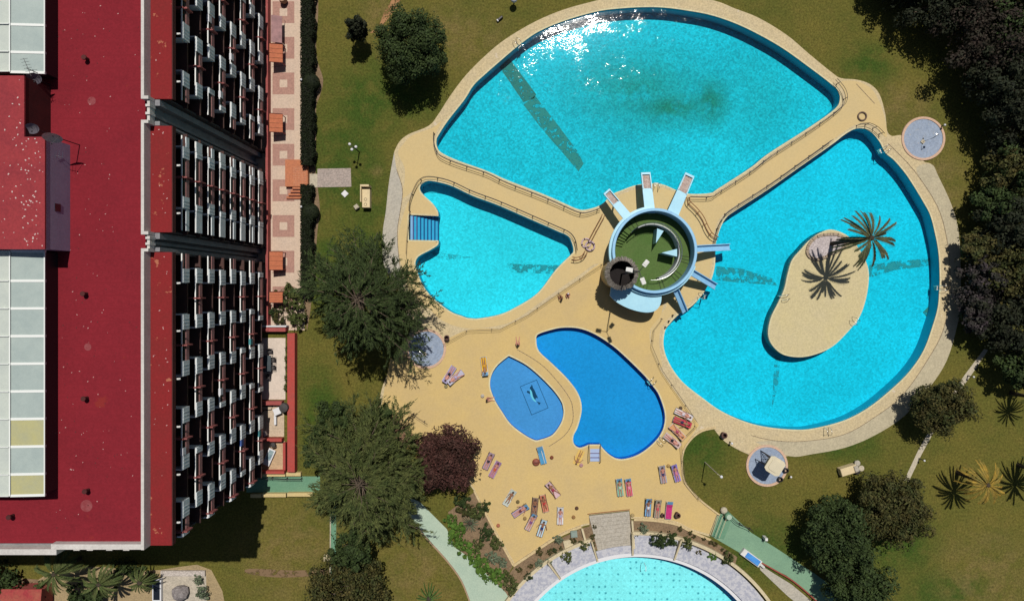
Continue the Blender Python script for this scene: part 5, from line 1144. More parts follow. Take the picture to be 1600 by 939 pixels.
def towel_mb(y0, y1, w_, z, onl, rng):
    m = MB(); n = 14; v = []
    for i in range(n+1):
        y = y0+(y1-y0)*i/n
        for j in range(5):
            x = -w_/2+w_*j/4; zz = (lz(y) if onl else 0)+z+rng.uniform(0, .012); v.append((x*(1+rng.uniform(-.03, .03)), y, zz))
    nv = len(v); v += [(a, b, c-.012) for a, b, c in v]; f = []
    for i in range(n):
        for j in range(4): a = i*5+j; f += [(a, a+1, a+6, a+5), (nv+a+5, nv+a+6, nv+a+1, nv+a)]
    for i in range(n): a = i*5; f += [(a, a+5, nv+a+5, nv+a), (a+9, a+4, nv+a+4, nv+a+9)]
    for j in range(4): f += [(j+1, j, nv+j, nv+j+1), (n*5+j, n*5+j+1, nv+n*5+j+1, nv+n*5+j)]
    m.add(v, f); return m
def towel(col, x, y, ang, label, y0=-.85, y1=.95, w_=.56, onl=True, col2=None):
    m_ = mat('towel_%s' % '_'.join('%02d' % int(c*99) for c in col), tuple(col), tuple(col2) if col2 else tuple(c*.75 for c in col), 6, .95, fine=.1)
    mb = towel_mb(y0, y1, w_, .02, onl, random.Random(int(x*100)+7)); me = bpy.data.meshes.new('towel'); me.from_pydata(mb.v, [], mb.f); me.materials.append(m_); o = link('towel', me); o.location = (x, y, GZ+.012); o.rotation_euler = (0, 0, ang); tag(o, label, 'towel', 'beach towels'); return o
SK = [mat('light_tan_skin', (.42, .22, .14), (.38, .19, .12), 5, .55), mat('tanned_skin', (.27, .125, .07), (.24, .11, .06), 5, .55), mat('pink_sunburnt_skin', (.48, .22, .17), (.42, .19, .14), 5, .55)]
def skin_mesh(name, verts, edges, rad, root, m_, parent, sub=1, clip=None):
    me = bpy.data.meshes.new(name); me.from_pydata(verts, edges, []); me.materials.append(m_); o = link(name, me, parent)
    md = o.modifiers.new('s', 'SKIN'); md.use_smooth_shade = True
    for i, v in enumerate(me.skin_vertices[0].data): v.radius = (rad[i][0], rad[i][1]) if isinstance(rad[i], tuple) else (rad[i], rad[i]); v.use_root = (i == root)
    sb = o.modifiers.new('u', 'SUBSURF'); sb.levels = sub; sb.render_levels = sub
    dg = bpy.context.evaluated_depsgraph_get(); dg.update(); nm = bpy.data.meshes.new_from_object(o.evaluated_get(dg)); o.modifiers.clear(); nm.name = name; o.data = nm
    if not nm.materials: nm.materials.append(m_)
    return o
def person(label, x, y, ang, pose='back', skin=0, wear=(.05, .05, .1), hair=(.05, .03, .02), onl=True, top=False, legs='straight', arms='side', z=None, scale=1.0, shirt=None, hat=None):
    """lying: head towards +y; sitting: facing +y, pelvis at the origin"""
    t = thing('person', label, 'person', (x, y, GZ+.012 if z is None else z), ang, 'people by the pools'); t.scale = (scale,)*3
    V = []; E = []; R = []
    def add(p, r, par=None):
        V.append(tuple(p)); R.append(r)
        if par is not None: E.append((par, len(V)-1))
        return len(V)-1
    if pose in ('back', 'front'):
        def L(xx, yy, zz): return (xx, yy, (lz(yy+.0) if onl else .02)+zz)
        oy = -.0
        pel = add(L(0, oy, .11), (.15, .1)); wa = add(L(0, oy+.17, .11), (.125, .095), pel); ch = add(L(0, oy+.38, .125), (.155, .11), wa); sh = add(L(0, oy+.5, .12), (.1, .085), ch); nk = add(L(0, oy+.585, .12), .052, sh); hd = add(L(0, oy+.67, .13), .085, nk); hd2 = add(L(0, oy+.76, .13), .075, hd)
        nose = add(L(0, oy+.67, .13+(.105 if pose == 'back' else -.1)), .016, hd)
        for s in (-1, 1):
            s1 = add(L(s*.17, oy+.47, .115), .058, sh)
            if arms == 'up' or (arms == 'one' and s > 0): el = (s*.36, oy+.66, .09); wr = (s*.16, oy+.82, .1)
            elif arms == 'out': el = (s*.38, oy+.30, .07); wr = (s*.5, oy+.08, .06)
            else: el = (s*.25, oy+.22, .09); wr = (s*.27, oy-.03, .08)
            e = add(L(*el), .042, s1); w1 = add(L(*wr), .027, e); d = (Vector(wr)-Vector(el)).normalized(); hn = add(L(*(Vector(wr)+d*.07)), (.034, .018), w1); sd = Vector((-d.y, d.x, 0))
            for k, ln in zip((-1.5, -.5, .5, 1.5), (.055, .07, .075, .065)): add(L(*(Vector(wr)+d*(.09+ln)+sd*.018*k)), .008, hn)
            add(L(*(Vector(wr)+d*.06-sd*s*.05)), .009, w1)
            hp = add(L(s*.09, oy-.07, .1), .092, pel)
            if legs == 'bent' or (legs == 'one' and s > 0): kn = (s*.13, oy-.38, .36); an = (s*.12, oy-.66, .07)
            elif legs == 'spread': kn = (s*.22, oy-.44, .1); an = (s*.32, oy-.84, .07)
            else: kn = (s*.1, oy-.47, .1); an = (s*.12, oy-.88, .07)
            k_ = add(L(*kn), .06, hp); cf = add(L(*(Vector(kn).lerp(Vector(an), .35))), .055, k_); a_ = add(L(*an), .036, cf); add(L(an[0]+s*.03, an[1]-.08, an[2]+(.12 if pose == 'back' else -.03)), (.035, .025), a_)
        hz0 = lz(oy+.7) if onl else .02; hc = (0, oy+.72, hz0+.13+(-.02 if pose == 'back' else .03)); pc = (0, oy-.02, (.34 if onl else .02)+.11); cc = (0, oy+.36, (lz(oy+.36) if onl else .02)+.125); r_ang = 0
    else:   # sitting on the ground or on an edge, facing +y
        pel = add((0, 0, .14), (.15, .12)); wa = add((0, -.03, .33), (.125, .1), pel); ch = add((0, -.02, .52), (.155, .11), wa); sh = add((0, 0, .64), (.1, .085), ch); nk = add((0, .01, .72), .052, sh); hd = add((0, .03, .81), .085, nk); hd2 = add((0, .03, .9), .075, hd); add((0, .13, .81), .016, hd)
        for s in (-1, 1):
            s1 = add((s*.17, 0, .6), .058, sh); el = (s*.24, -.02+(.14 if arms != 'back' else -.12), .36); wr = (s*.18, .34, .3) if arms != 'back' else (s*.26, -.28, .08); e = add(el, .042, s1); w1 = add(wr, .027, e); d = (Vector(wr)-Vector(el)).normalized(); hn = add(Vector(wr)+d*.07, (.034, .018), w1); sd = Vector((1, 0, 0))
            for k, ln in zip((-1.5, -.5, .5, 1.5), (.055, .07, .075, .065)): add(Vector(wr)+d*(.09+ln)+sd*.018*k, .008, hn)
            add(Vector(wr)+d*.05-sd*s*.05, .009, w1)
            hp = add((s*.09, .05, .12), .092, pel)
            if legs == 'bent': kn = (s*.13, .36, .42); an = (s*.12, .5, .06)
            elif legs == 'hang': kn = (s*.1, .44, .1); an = (s*.1, .56, -.28)
            else: kn = (s*.14, .45, .1); an = (s*.2, .85, .06)
            k_ = add(kn, .06, hp); cf = add(Vector(kn).lerp(Vector(an), .35), .055, k_); a_ = add(an, .036, cf); add((an[0], an[1]+.09, an[2]+.05), (.035, .025), a_)
        hc = (0, .0, .87); pc = (0, 0, .15); cc = (0, -.02, .5)
    skin_mesh('body', V, E, R, 0, SK[skin], t)
    hm = mat('hair_%02d%02d%02d' % tuple(int(c*99) for c in hair), tuple(hair), tuple(c*.6 for c in hair), 30, .6)
    m = MB(); m.ball(hc, .112, 12, sz=.95); obj('hair', m, hm, t, world=False, sm=True)
    wm = mat('swimwear_%02d%02d%02d' % tuple(int(c*99) for c in wear), tuple(wear), None, rough=.8)
    if pose in ('back', 'front'):
        skin_mesh('swimwear', [(pc[0], pc[1]+.07, pc[2]), pc, (pc[0], pc[1]-.1, pc[2]), (-.1, pc[1]-.2, pc[2]-.005), (.1, pc[1]-.2, pc[2]-.005)], [(0, 1), (1, 2), (2, 3), (2, 4)], [(.155, .11), (.165, .115), (.15, .1), .1, .1], 1, wm, t)
        if top or shirt: skin_mesh('top', [(0, cc[1]+(.1 if shirt else .04), cc[2]), (0, cc[1]-(.15 if shirt else .03), cc[2]-.02)], [(0, 1)], [(.18, .125), (.165, .12)], 0, wm if not shirt else mat('shirt_%02d%02d%02d' % tuple(int(c*99) for c in shirt), tuple(shirt), None, rough=.9), t)
    else:
        skin_mesh('swimwear', [(0, 0, .24), pc, (-.1, .12, .12), (.1, .12, .12)], [(0, 1), (1, 2), (1, 3)], [(.14, .12), (.17, .135), .1, .1], 1, wm, t)
        if top or shirt: skin_mesh('top', [(0, -.01, .6), (0, -.02, .36 if shirt else .5)], [(0, 1)], [(.175, .125), (.17, .125)], 0, wm if not shirt else mat('shirt_%02d%02d%02d' % tuple(int(c*99) for c in shirt), tuple(shirt), None, rough=.9), t)
    if hat:
        m = MB(); m.lathe((hc[0], hc[1]), [(.22, hc[2]+.04), (.12, hc[2]+.06), (.11, hc[2]+.15), (.01, hc[2]+.16)], 20); obj('hat', m, mat('hat_%02d' % int(hat[0]*99), tuple(hat), None, rough=.9), t, world=False)
    return t
def AX(hx, hy, fx, fy): return math.atan2(-(hy-fy), hx-fx)-pi/2     # world rotation so that +y points from foot to head
# (px, py, head xy, foot xy, sling, frame, lounger label, towel colour, towel label, person args)
W_ = dict
SUNB = [
 (763.4,719.8,(768,707),(757,731),1,1,'leftmost lounger by the purple tree, with a dark foot end',(.34,.24,.30),'dusty mauve towel on the leftmost lounger by the purple tree',W_(label='sunbather in dark trunks on the leftmost lounger by the purple tree',skin=2,wear=(.02,.02,.03))),
 (773.5,732.6,(779,721),(767,744),1,0,'second lounger by the purple tree, with a blue grey head end',(.33,.16,.30),'plum patterned towel on the second lounger by the purple tree',W_(label='sunbather in a bright orange and plum swimsuit on the second lounger by the purple tree',skin=2,wear=(.4,.08,.03),top=True)),
 (846.4,710.7,(844,699),(850,722),0,0,'lounger with a plain blue bed below the dolphin pool',(.07,.27,.47),'plain blue towel below the dolphin pool',None),
 (796.3,777,(803,766),(789,789),2,0,'lounger with pale blue ends, upper left of the cluster',(.46,.52,.48),'pale mint towel, upper left of the cluster',W_(label='person curled sideways on the pale mint towel',skin=1,wear=(.2,.1,.05),legs='bent')),
 (813.3,797.4,(823,791),(804,804),0,1,'lounger with a dark folded head end in the cluster',(.36,.26,.33),'pink chequered towel in the cluster',W_(label='sunbather with outstretched arms on the pink chequered towel',skin=2,wear=(.1,.03,.04),arms='out')),
 (835.6,790.4,(836,781),(834,801),1,1,'dark framed lounger in the middle of the cluster',(.22,.14,.10),'brown towel in the middle of the cluster',W_(label='tanned person with bent knees on the brown towel',skin=1,wear=(.03,.02,.03),legs='bent')),
 (850.2,785.7,(847,772),(853,799),2,1,'lounger with a cream foot end beside the brown towel',(.55,.2,.12),'orange red towel beside the brown one',W_(label='tanned person in red shorts on the orange red towel',skin=1,wear=(.35,.03,.03),legs='one')),
 (863.7,764.6,(856,755),(872,775),1,1,'lounger with a grey head end, topmost of the cluster',(.58,.40,.42),'pale pink towel, topmost of the cluster',W_(label='person in a dark red swimsuit lying across the pale pink towel',skin=1,wear=(.25,.03,.06),top=True,legs='spread')),
 (829.7,815,(834.5,802.5),(822.5,827),0,1,'lounger with a bright blue head end, bottom of the cluster',(.46,.36,.34),'blue headed beige towel at the bottom of the cluster',W_(label='person in a violet swimsuit leaning off the beige towel',skin=2,wear=(.16,.06,.16),arms='one')),
 (846.7,824.3,(850.5,812),(842.5,837),1,1,'lounger closest to the kerb, lowest of the cluster',(.44,.58,.66),'pale sky blue towel closest to the kerb',W_(label='person in a navy swimsuit on the pale sky blue towel',skin=1,wear=(.02,.03,.12),top=True,arms='out')),
 (875.4,805,(875.5,792),(875,819),1,0,'single upright lounger right of the cluster',(.6,.6,.62),'white towel on the single lounger right of the cluster',W_(label='sunbather on the white towel right of the cluster',skin=2,wear=(.3,.28,.4))),
 (968.5,760.7,(967,748),(970,774),0,0,'left lounger of the pair in the open plaza',(.20,.42,.30),'green towel on the left lounger of the pair',W_(label='sunbather in a pale suit on the green towel',skin=0,wear=(.3,.45,.35),top=True)),
 (982.6,760.7,(980.5,748),(984,774),0,0,'right lounger of the pair in the open plaza',(.55,.07,.13),'red towel on the right lounger of the pair',W_(label='sunbather in a pink suit on the red towel',skin=2,wear=(.6,.2,.3),top=True)),
 (1035.7,740.3,(1034,727),(1038,753),1,0,'grey lounger, left of the pair near the curved fence',(.30,.28,.32),'grey towel of the pair near the curved fence',W_(label='person in dark trunks on the grey towel near the curved fence',skin=2,wear=(.04,.03,.1))),
 (1056,738.4,(1052.5,725.5),(1060,751),1,0,'violet lounger, right of the pair near the curved fence',(.22,.16,.48),'violet towel of the pair near the curved fence',W_(label='person in a pink swimsuit on the violet towel',skin=2,wear=(.45,.15,.25),top=True)),
 (1012.7,792,(1013.5,779.5),(1012,805),0,1,'left lounger of the row of three above the kerb',(.16,.34,.55),'bright blue towel, left of the row of three',W_(label='person in white shorts on the bright blue towel, left of the row of three',skin=1,wear=(.5,.5,.55),arms='one')),
 (1027.4,794,(1028.5,780.5),(1026,807),1,1,'middle lounger of the row of three above the kerb',(.28,.26,.2),'olive grey towel in the middle of the row of three',W_(label='person in a red patterned swimsuit, middle of the row of three',skin=2,wear=(.4,.06,.08),top=True)),
 (1045.3,796.5,(1046.5,783.5),(1044,810),0,0,'right lounger of the row of three above the kerb',(.45,.03,.16),'magenta towel, right of the row of three',None),
 (1067.8,647,(1077,651.5),(1056,642),2,1,'white lounger, uppermost of the four by the fence post',(.6,.56,.56),'white towel, uppermost of the four right of the blue pool',W_(label='pale sunbather on the white towel right of the blue pool',skin=2,wear=(.5,.45,.5))),
 (1065.6,659.4,(1077,664),(1053,655),1,1,'dark lounger with a red towel right of the blue pool',(.5,.05,.08),'red towel right of the deep blue pool',W_(label='person in dark clothes at the head of the red towel',skin=1,wear=(.03,.02,.06),top=True,arms='out')),
 (1058,674.3,(1065,682),(1050,667),2,0,'lounger under the orange towel right of the blue pool',(.55,.28,.13),'orange towel right of the deep blue pool',W_(label='sunbather with spread legs on the orange towel',skin=2,wear=(.3,.05,.1),legs='spread',top=True)),
 (1050,687.7,(1058,694),(1041,681),2,0,'lowest of the four loungers right of the blue pool',(.5,.36,.34),'rose towel, lowest of the four right of the blue pool',W_(label='sunbather in black shorts on the rose towel',skin=2,wear=(.01,.01,.02))),
 (702,584.7,(695,596),(710,572),1,0,'left lounger of the pair below the upper tree',(.30,.26,.42),'lavender towel on the left lounger of the pair below the tree',W_(label='pink backed sunbather in black shorts below the tree',skin=2,wear=(.01,.01,.02),pose='front')),
 (712,589.5,(704,596),(722,582),1,0,'right lounger of the pair below the upper tree',(.42,.4,.5),'pale lavender towel on the right lounger of the pair below the tree',W_(label='sunbather stretching pink legs beyond the pale lavender towel',skin=2,wear=(.35,.3,.45),legs='spread')),
 (756.7,572,(758.5,583),(755.5,560),0,0,'lounger with a yellow towel left of the dolphin pool',(.62,.36,.03),'bright yellow towel left of the dolphin pool',W_(label='person in yellow shorts on the yellow towel left of the dolphin pool',skin=1,wear=(.5,.25,.02),arms='one')),
]
for px, py, hd, ft, sl_i, fr_i, ll, tc, tl, pa in SUNB:
    ang = AX(*hd, *ft); c = P(px, py, .4); lounger(sl_i, fr_i, c.x, c.y, ang, ll)
    full = pa is None or random.Random(int(px)).random() < .6
    towel(tc, c.x, c.y, ang, tl, -.93, .62 if sl_i == 0 else .95, .62 if pa is None else .58)
    if pa: person(x=c.x, y=c.y, ang=ang, scale=1.1, **{k: v for k, v in pa.items()})
for o in C.objects:
    if o.parent is None and o.get('category') in ('sun lounger', 'towel'): o.scale = (1.1, 1.1, 1.1)
c = P(904, 715); a = AX(898, 727, 909, 702); towel((.62, .42, .12), c.x, c.y, a, 'yellow towel on the ground left of the small blue steps', -.95, .85, .8, onl=False)
person('tanned person lying on the yellow towel left of the small blue steps', c.x, c.y, a, 'back', 1, (.45, .28, .08), onl=False, top=True, arms='out')
c = P(809, 538); a = AX(807, 529, 806, 548); person('man in a white shirt sitting on the plaza above the dolphin pool', c.x, c.y, P(0, 0).x*0, 'sit', 2, (.02, .03, .02), onl=False, legs='flat', shirt=(.6, .6, .6)); 
c = P(761, 623); person('person sitting at the left edge of the dolphin pool with feet in the water', c.x, c.y, -pi/2, 'sit', 2, (.1, .02, .08), legs='flat', top=True)
c = P(877, 467); person('dark haired person crouching by the fence, left of the two', c.x, c.y, .6, 'sit', 1, (.12, .03, .03), legs='bent', shirt=(.16, .04, .05)); c = P(887, 459); person('person with white hair sitting by the fence, right of the two', c.x, c.y, pi, 'sit', 2, (.07, .02, .06), hair=(.6, .55, .62), legs='bent', shirt=(.10, .03, .07))
c = P(837.5, 721); t = thing('parasol_bag', 'round red brown bag beside the plain blue lounger', 'bag', (c.x, c.y, GZ)); m = MB(); m.lathe((0, 0), [(.01, 0), (.38, .02), (.44, .22), (.3, .38), (.01, .42)], 20); obj('body', m, mat('red_brown_leather', (.26, .08, .05), (.12, .03, .02), 3, .5), t, world=False); m = MB(); m.tube([(-.3, 0, .3), (-.15, 0, .5), (.15, 0, .5), (.3, 0, .3)], .025, 6); obj('strap', m, M['dframe'], t, world=False)
c = P(851, 722); a = A(-80); t = thing('folded_parasol', 'white closed parasol lying over the plain blue lounger', 'parasol', (*P(848, 712, .5)[:2], .55), AX(845, 697, 852, 722)); m = MB(); m.tube([(0, -1.0, 0), (0, -.9, 0), (0, .2, .02), (0, 1.0, .0)], [.015, .03, .05, .02], 8); obj('canopy', m, M['frame'], t, world=False); m = MB(); m.tube([(0, 1.0, 0), (0, 1.2, 0)], .014, 6); obj('pole', m, M['chrome'], t, world=False)
for px, py, cl, lb in ((778.5,820,(.4,.14,.08),'round reddish bag at the left corner of the plaza'),(901,793,(.1,.05,.03),'small dark bag above the kerb near the plank steps'),(896,807,(.3,.16,.06),'small brown bag above the kerb near the plank steps'),(988,804,(.4,.3,.14),'straw bag beside the plank steps'),(1044,727,(.42,.27,.1),'straw bag between the two loungers by the curved fence'),(908,726,(.45,.25,.27),'pink bag beside the yellow ground towel'),(1063,637,(.12,.08,.05),'small dark bag above the white lounger'),(697,603,(.3,.27,.14),'olive bag below the pair of lavender loungers'),(754,618,(.5,.45,.4),'pale bag behind the person at the dolphin pool'),(809,783,(.16,.12,.05),'dark sandals bag in the gap of the cluster'),(820,809,(.3,.2,.08),'tiny brown bag below the chequered towel'),(862,714,(.2,.06,.03),'small red brown bag right of the blue lounger')):
    c = P(px, py); m = MB(); r = .2; m.lathe((c.x, c.y), [(.01, GZ+.01), (r, GZ+.02), (r*1.1, GZ+.16), (r*.7, GZ+.26), (.02, GZ+.27)], 14); m.tube([(c.x-r*.6, c.y, GZ+.24), (c.x, c.y+.06, GZ+.4), (c.x+r*.6, c.y, GZ+.24)], .014, 5); tag(obj('bag', m, mat('bag_%02d%02d%02d' % tuple(int(q*99) for q in cl), tuple(cl), tuple(q*.6 for q in cl), 8, .8)), lb, 'bag')
# ------------------------------------------------------------ terrace, patios, garden furniture
M['tile_o'] = mat('orange_roof_tile', (.42, .13, .06), (.34, .10, .05), 2, .8, fine=.2); M['redwall'] = mat('faded_red_wall', (.30, .07, .065), (.24, .055, .05), 1, .8, fine=.2); M['redbright'] = mat('red_wall_cap', (.36, .05, .04), (.30, .06, .05), 1, .8, fine=.15)
M['steps_o'] = mat('terracotta_step', (.42, .15, .07), (.36, .13, .07), 2, .8, fine=.25)
for py, lb in ((83,'topmost orange tiled porch roof on the terrace'),(192,'orange tiled porch roof on the terrace, second from the top'),(407,'orange tiled porch roof below the orange steps'),(464,'lowest orange tiled porch roof by the pot plants')):
    hgt = 1.5; a = P(422, py+15 if py != 464 else py+9, hgt); b = P(441, py-14 if py != 464 else py-8, hgt); t = thing('porch_roof', lb, 'porch roof', ((a.x+b.x)/2, (a.y+b.y)/2, 0), 0, 'orange porch roofs along the terrace')
    m = MB(); m.add([(a.x, a.y, hgt+.25), (b.x, a.y, hgt-.1), (b.x, b.y, hgt-.1), (a.x, b.y, hgt+.25), (a.x, a.y, hgt+.15), (b.x, a.y, hgt-.2), (b.x, b.y, hgt-.2), (a.x, b.y, hgt+.15)], [(0,1,2,3), (7,6,5,4), (0,4,5,1), (1,5,6,2), (2,6,7,3), (3,7,4,0)]); r = obj('roof', m, M['tile_o'], t)
    n = 4
    for i in range(n+1): y = a.y+(b.y-a.y)*i/n; m = MB(); m.tube([(a.x, y, hgt+.27), (b.x, y, hgt-.08)], .035, 6); obj('ridge_tile', m, M['steps_o'] if i % 4 else M['maroon'], r)
    for y in (a.y+.1, b.y-.1): m = MB(); m.tube([(b.x-.1, y, .05), (b.x-.1, y, hgt-.2)], .05, 8); obj('post', m, M['redwall'], t)
    m = MB(); m.tube([(a.x, a.y-.35, hgt-.5), (b.x-.1, a.y-.2, hgt-.55)], .02, 5); obj('stay', m, M['dark_metal'], t)
t = thing('terrace_steps', 'square orange tiled steps in front of the gap in the hedge', 'steps', P(463, 281))
a, b = P(448, 312), P(483, 251)
for i in range(5):
    ya = a.y+.24*i if i else a.y; m = MB(); xa = a.x+.28*i; m.box(xa, ya, .05+.0*i, b.x, b.y, .17+.12*i); obj('step', m, M['steps_o'], t) if False else None
y = a.y
for i in range(4):
    m = MB(); m.box(a.x+.27*i+.002, y, .05, b.x, y+.36, .12+.11*i); s = obj('step', m, M['steps_o'], t); m = MB(); m.box(a.x+.27*i+.03, y-.001, .125+.11*i, b.x-.01, y+.1, .135+.11*i); obj('nosing', m, M['maroon'], s); y += .36
m = MB(); m.box(a.x, y+.002, .05, b.x, b.y, .56); obj('landing', m, M['steps_o'], t)
m = MB()
for i in range(9):
    for j in range(11): x0 = a.x+1.0+i*.17; y0 = y+.2+j*.2; m.box(x0, y0, .561, x0+.04, y0+.05, .567)
o = obj('studs', m, mat('pale_stud', (.5, .36, .26), None), t); o['kind'] = 'stuff'
strip('garden_wall', [(421.5,-260),(421.5,516)], .28, .05, 1.0, M['redwall'], 'long faded red low wall along the foot of the apartment block', 'garden wall')
for py, sz in ((76,1.6),): pass
c = P(433, 48); t = thing('awning', 'mauve folded awning above the topmost porch roof', 'awning', (c.x, c.y, 0)); m = MB(); a, b = P(424, 66, 1.6), P(439, 24, 1.6); m.add([(a.x, a.y, 1.7), (b.x, a.y, 1.3), (b.x, b.y, 1.3), (a.x, b.y, 1.7), (a.x, a.y, 1.66), (b.x, a.y, 1.26), (b.x, b.y, 1.26), (a.x, b.y, 1.66)], [(0,1,2,3), (7,6,5,4), (0,4,5,1), (1,5,6,2), (2,6,7,3), (3,7,4,0)]); obj('cloth', m, mat('mauve_cloth', (.34, .19, .19), (.22, .13, .13), 1.5, .9), t)
for y in (a.y+.1, b.y-.1): m = MB(); m.tube([(b.x-.05, y, .05), (b.x-.05, y, 1.27)], .03, 6); obj('pole', m, M['chrome'], t)
c = P(445, 3); t = thing('pot', 'tall tan jar at the top end of the terrace', 'jar', (c.x, c.y, .05)); m = MB(); m.lathe((0, 0), [(.01, 0), (.3, 0), (.46, .5), (.35, .95), (.4, 1.0), (.3, 1.0), (.25, .9), (.01, .85)], 24); obj('body', m, mat('tan_pottery', (.32, .2, .13), None), t, world=False, sm=True)
# patios
slab('patio_paving', [PP([(404,528),(446,528),(446,624),(404,624)])], 0, .05, mat('pale_patio_floor', (.56, .47, .40), (.48, .41, .35), .6, .8, fine=.15))
slab('patio_paving', [PP([(404,632),(444,632),(444,682),(404,682)])], 0, .05, mat('sandy_patio_floor', (.48, .38, .28), (.38, .3, .22), .9, .85, fine=.25))
slab('patio_paving', [PP([(404,689),(445,689),(445,733),(404,733)])], 0, .05, mat('ochre_patio_floor', (.44, .31, .19), (.36, .25, .15), .9, .85, fine=.25))
for pts, wd, h, mm, lb in (([(404,514),(450,514)], .5, .9, M['redwall'], 'dusty red wall at the top end of the largest patio'), ([(404,509),(452,509)], .16, 1.1, M['whitecop'], 'white wall behind the top end of the largest patio'), ([(404,628),(444,628)], .42, .9, M['redwall'], 'dusty red wall between the large patio and the cluttered one'), ([(404,685),(444,685)], .35, .9, M['redbright'], 'red wall between the cluttered patio and the one with the sunbed'), ([(404,735),(448,735)], .3, .9, M['redbright'], 'red wall at the lower end of the sunbed patio'),
                           ([(459,520),(459,734)], .85, 1.0, M['redbright'], 'long red wall along the lawn side of the patios'), ([(447,690),(447,732)], .3, .7, M['redbright'], 'short red wall beside the sunbed patio')):
    strip('patio_wall', pts, wd, 0, h, mm, lb, 'wall')
for pts, lb in (([(399,740.5),(411,740.5)], 'short cream wall block above the green court path, leftmost'), ([(412,739.5),(448,739.5)], 'cream wall block above the green court path, middle'), ([(449.5,739),(472,739)], 'cream wall block above the green court path, right'), ([(394,772.5),(411,772.5)], 'yellow wall block below the green court path, leftmost'), ([(412,771.5),(449,771.5)], 'yellow wall block below the green court path, middle'), ([(451,770.5),(490,770.5)], 'yellow wall block below the green court path, right')):
    strip('wall_block', pts, .42, 0, .55, mat('yellow_cream_wall', (.52, .40, .18), (.46, .36, .18), 1, .8, fine=.15), lb, 'wall')
railing([(404,745),(432,745),(447,746),(474,746)], 'dark railing along the green court path', .9, 1.7)
def table(px, py, label, L, W, ang, m_, h=.73, z=.05):
    c = P(px, py); t = thing('garden_table', label, 'table', (c.x, c.y, z), ang); m = MB(); m.bevbox(-L/2, -W/2, h-.04, L/2, W/2, h); obj('table_top', m, m_, t, world=False)
    for sx in (-1, 1):
        for sy in (-1, 1): m = MB(); m.tube([(sx*(L/2-.08), sy*(W/2-.08), 0), (sx*(L/2-.08), sy*(W/2-.08), h-.04)], .03, 6); obj('leg', m, m_, t, world=False)
    return t
def chair(px, py, label, ang, m_, z=.05, grp='garden chairs round the dark table'):
    c = P(px, py); t = thing('garden_chair', label, 'chair', (c.x, c.y, z), ang, grp); m = MB(); m.bevbox(-.24, -.24, .41, .24, .24, .45); obj('seat', m, m_, t, world=False); m = MB(); m.bevbox(-.24, -.28, .45, .24, -.24, .9); obj('backrest', m, m_, t, world=False)
    for sx in (-1, 1):
        for sy in (-1, 1): m = MB(); m.tube([(sx*.21, sy*.21, 0), (sx*.21, sy*.21, .41)], .02, 6); obj('leg', m, m_, t, world=False)
        m = MB(); m.box(sx*.26-.03, -.22, .62, sx*.26+.03, .2, .65); obj('armrest', m, m_, t, world=False)
    return t
M['slate'] = mat('slate_grey', (.045, .06, .07), (.035, .045, .055), 2, .6); M['charcoal'] = mat('charcoal_chair', (.05, .045, .045), None, rough=.7)
table(420, 567, 'dark slate garden table on the largest patio', 1.9, 1.05, pi/2, M['slate'])
chair(424, 548, 'dark garden chair above the slate table', pi, M['charcoal']); chair(409, 567, 'dark garden chair left of the slate table', -pi/2, M['charcoal']); chair(429, 561, 'dark garden chair right of the slate table, upper one', pi/2, M['charcoal']); chair(429, 573, 'dark garden chair right of the slate table, lower one', pi/2, M['charcoal']); chair(421, 587, 'dark garden chair below the slate table', 0, M['charcoal'])
c = P(407, 554); t = thing('parasol', 'bright red closed parasol beside the slate table', 'parasol', (c.x, c.y, .05)); m = MB(); m.tube([(0, 0, 0), (0, 0, 2.1)], .025, 8); obj('pole', m, M['chrome'], t, world=False); m = MB(); m.lathe((0, 0), [(.05, 1.0), (.35, 1.1), (.3, 1.6), (.04, 2.1)], 16); obj('canopy', m, mat('bright_red_cloth', (.6, .015, .02), None, rough=.8), t, world=False)
c = P(422, 713); t = thing('sun_lounger', 'white sunbed with a grey blue mat on the ochre patio', 'sun lounger', (c.x, c.y, .05), A(-24)); m = MB(); m.bevbox(-.42, -1.0, .28, .42, 1.0, .36); obj('bed', m, M['whitecop'], t, world=False); m = MB(); m.bevbox(-.28, -.3, .362, .28, .85, .42); obj('mat', m, mat('slate_blue_mat', (.1, .16, .2), (.3, .38, .38), 3, .8), t, world=False)
for sx in (-1, 1):
    for sy in (-1, 1): m = MB(); m.tube([(sx*.35, sy*.8, 0), (sx*.35, sy*.8, .28)], .03, 6); obj('leg', m, M['whitecop'], t, world=False)
chair(429, 693, 'dark round backed chair above the white sunbed', .3, M['charcoal'], grp=None)
table(436, 641, 'small round topped white table on the cluttered patio', .8, .8, .4, M['whitecop']); c = P(432, 652); t = thing('white_bench', 'narrow white bench on the cluttered patio', 'bench', (c.x, c.y, .05)); m = MB(); m.bevbox(-.14, -.8, .4, .14, .8, .46); obj('seat', m, M['whitecop'], t, world=False)
for y in (-.65, .65): m = MB(); m.box(-.12, y-.03, 0, .12, y+.03, .4); obj('leg', m, M['whitecop'], t, world=False)
chair(411, 673, 'white round chair at the lower left of the cluttered patio', .5, M['whitecop'], grp=None); chair(416, 676, 'white tilted chair beside the round one', 2, M['whitecop'], grp=None)
c = P(449, 634); m = MB(); m.lathe((c.x, c.y), [(.01, 0), (.3, 0), (.35, .6), (.55, 1.0), (.5, 1.4), (.01, 1.5)], 20); tag(obj('covered_barbecue', m, M['charcoal']), 'black covered barbecue at the wall corner of the cluttered patio', 'barbecue')
tag(obj('hose', MB().tube([tuple(P(x, y, .09)) for x, y in ((404,634),(415,635),(426,634),(424,640),(412,641),(407,646))], .06, 6), M['dark_metal']), 'dark hose lying on the cluttered patio', 'hose')
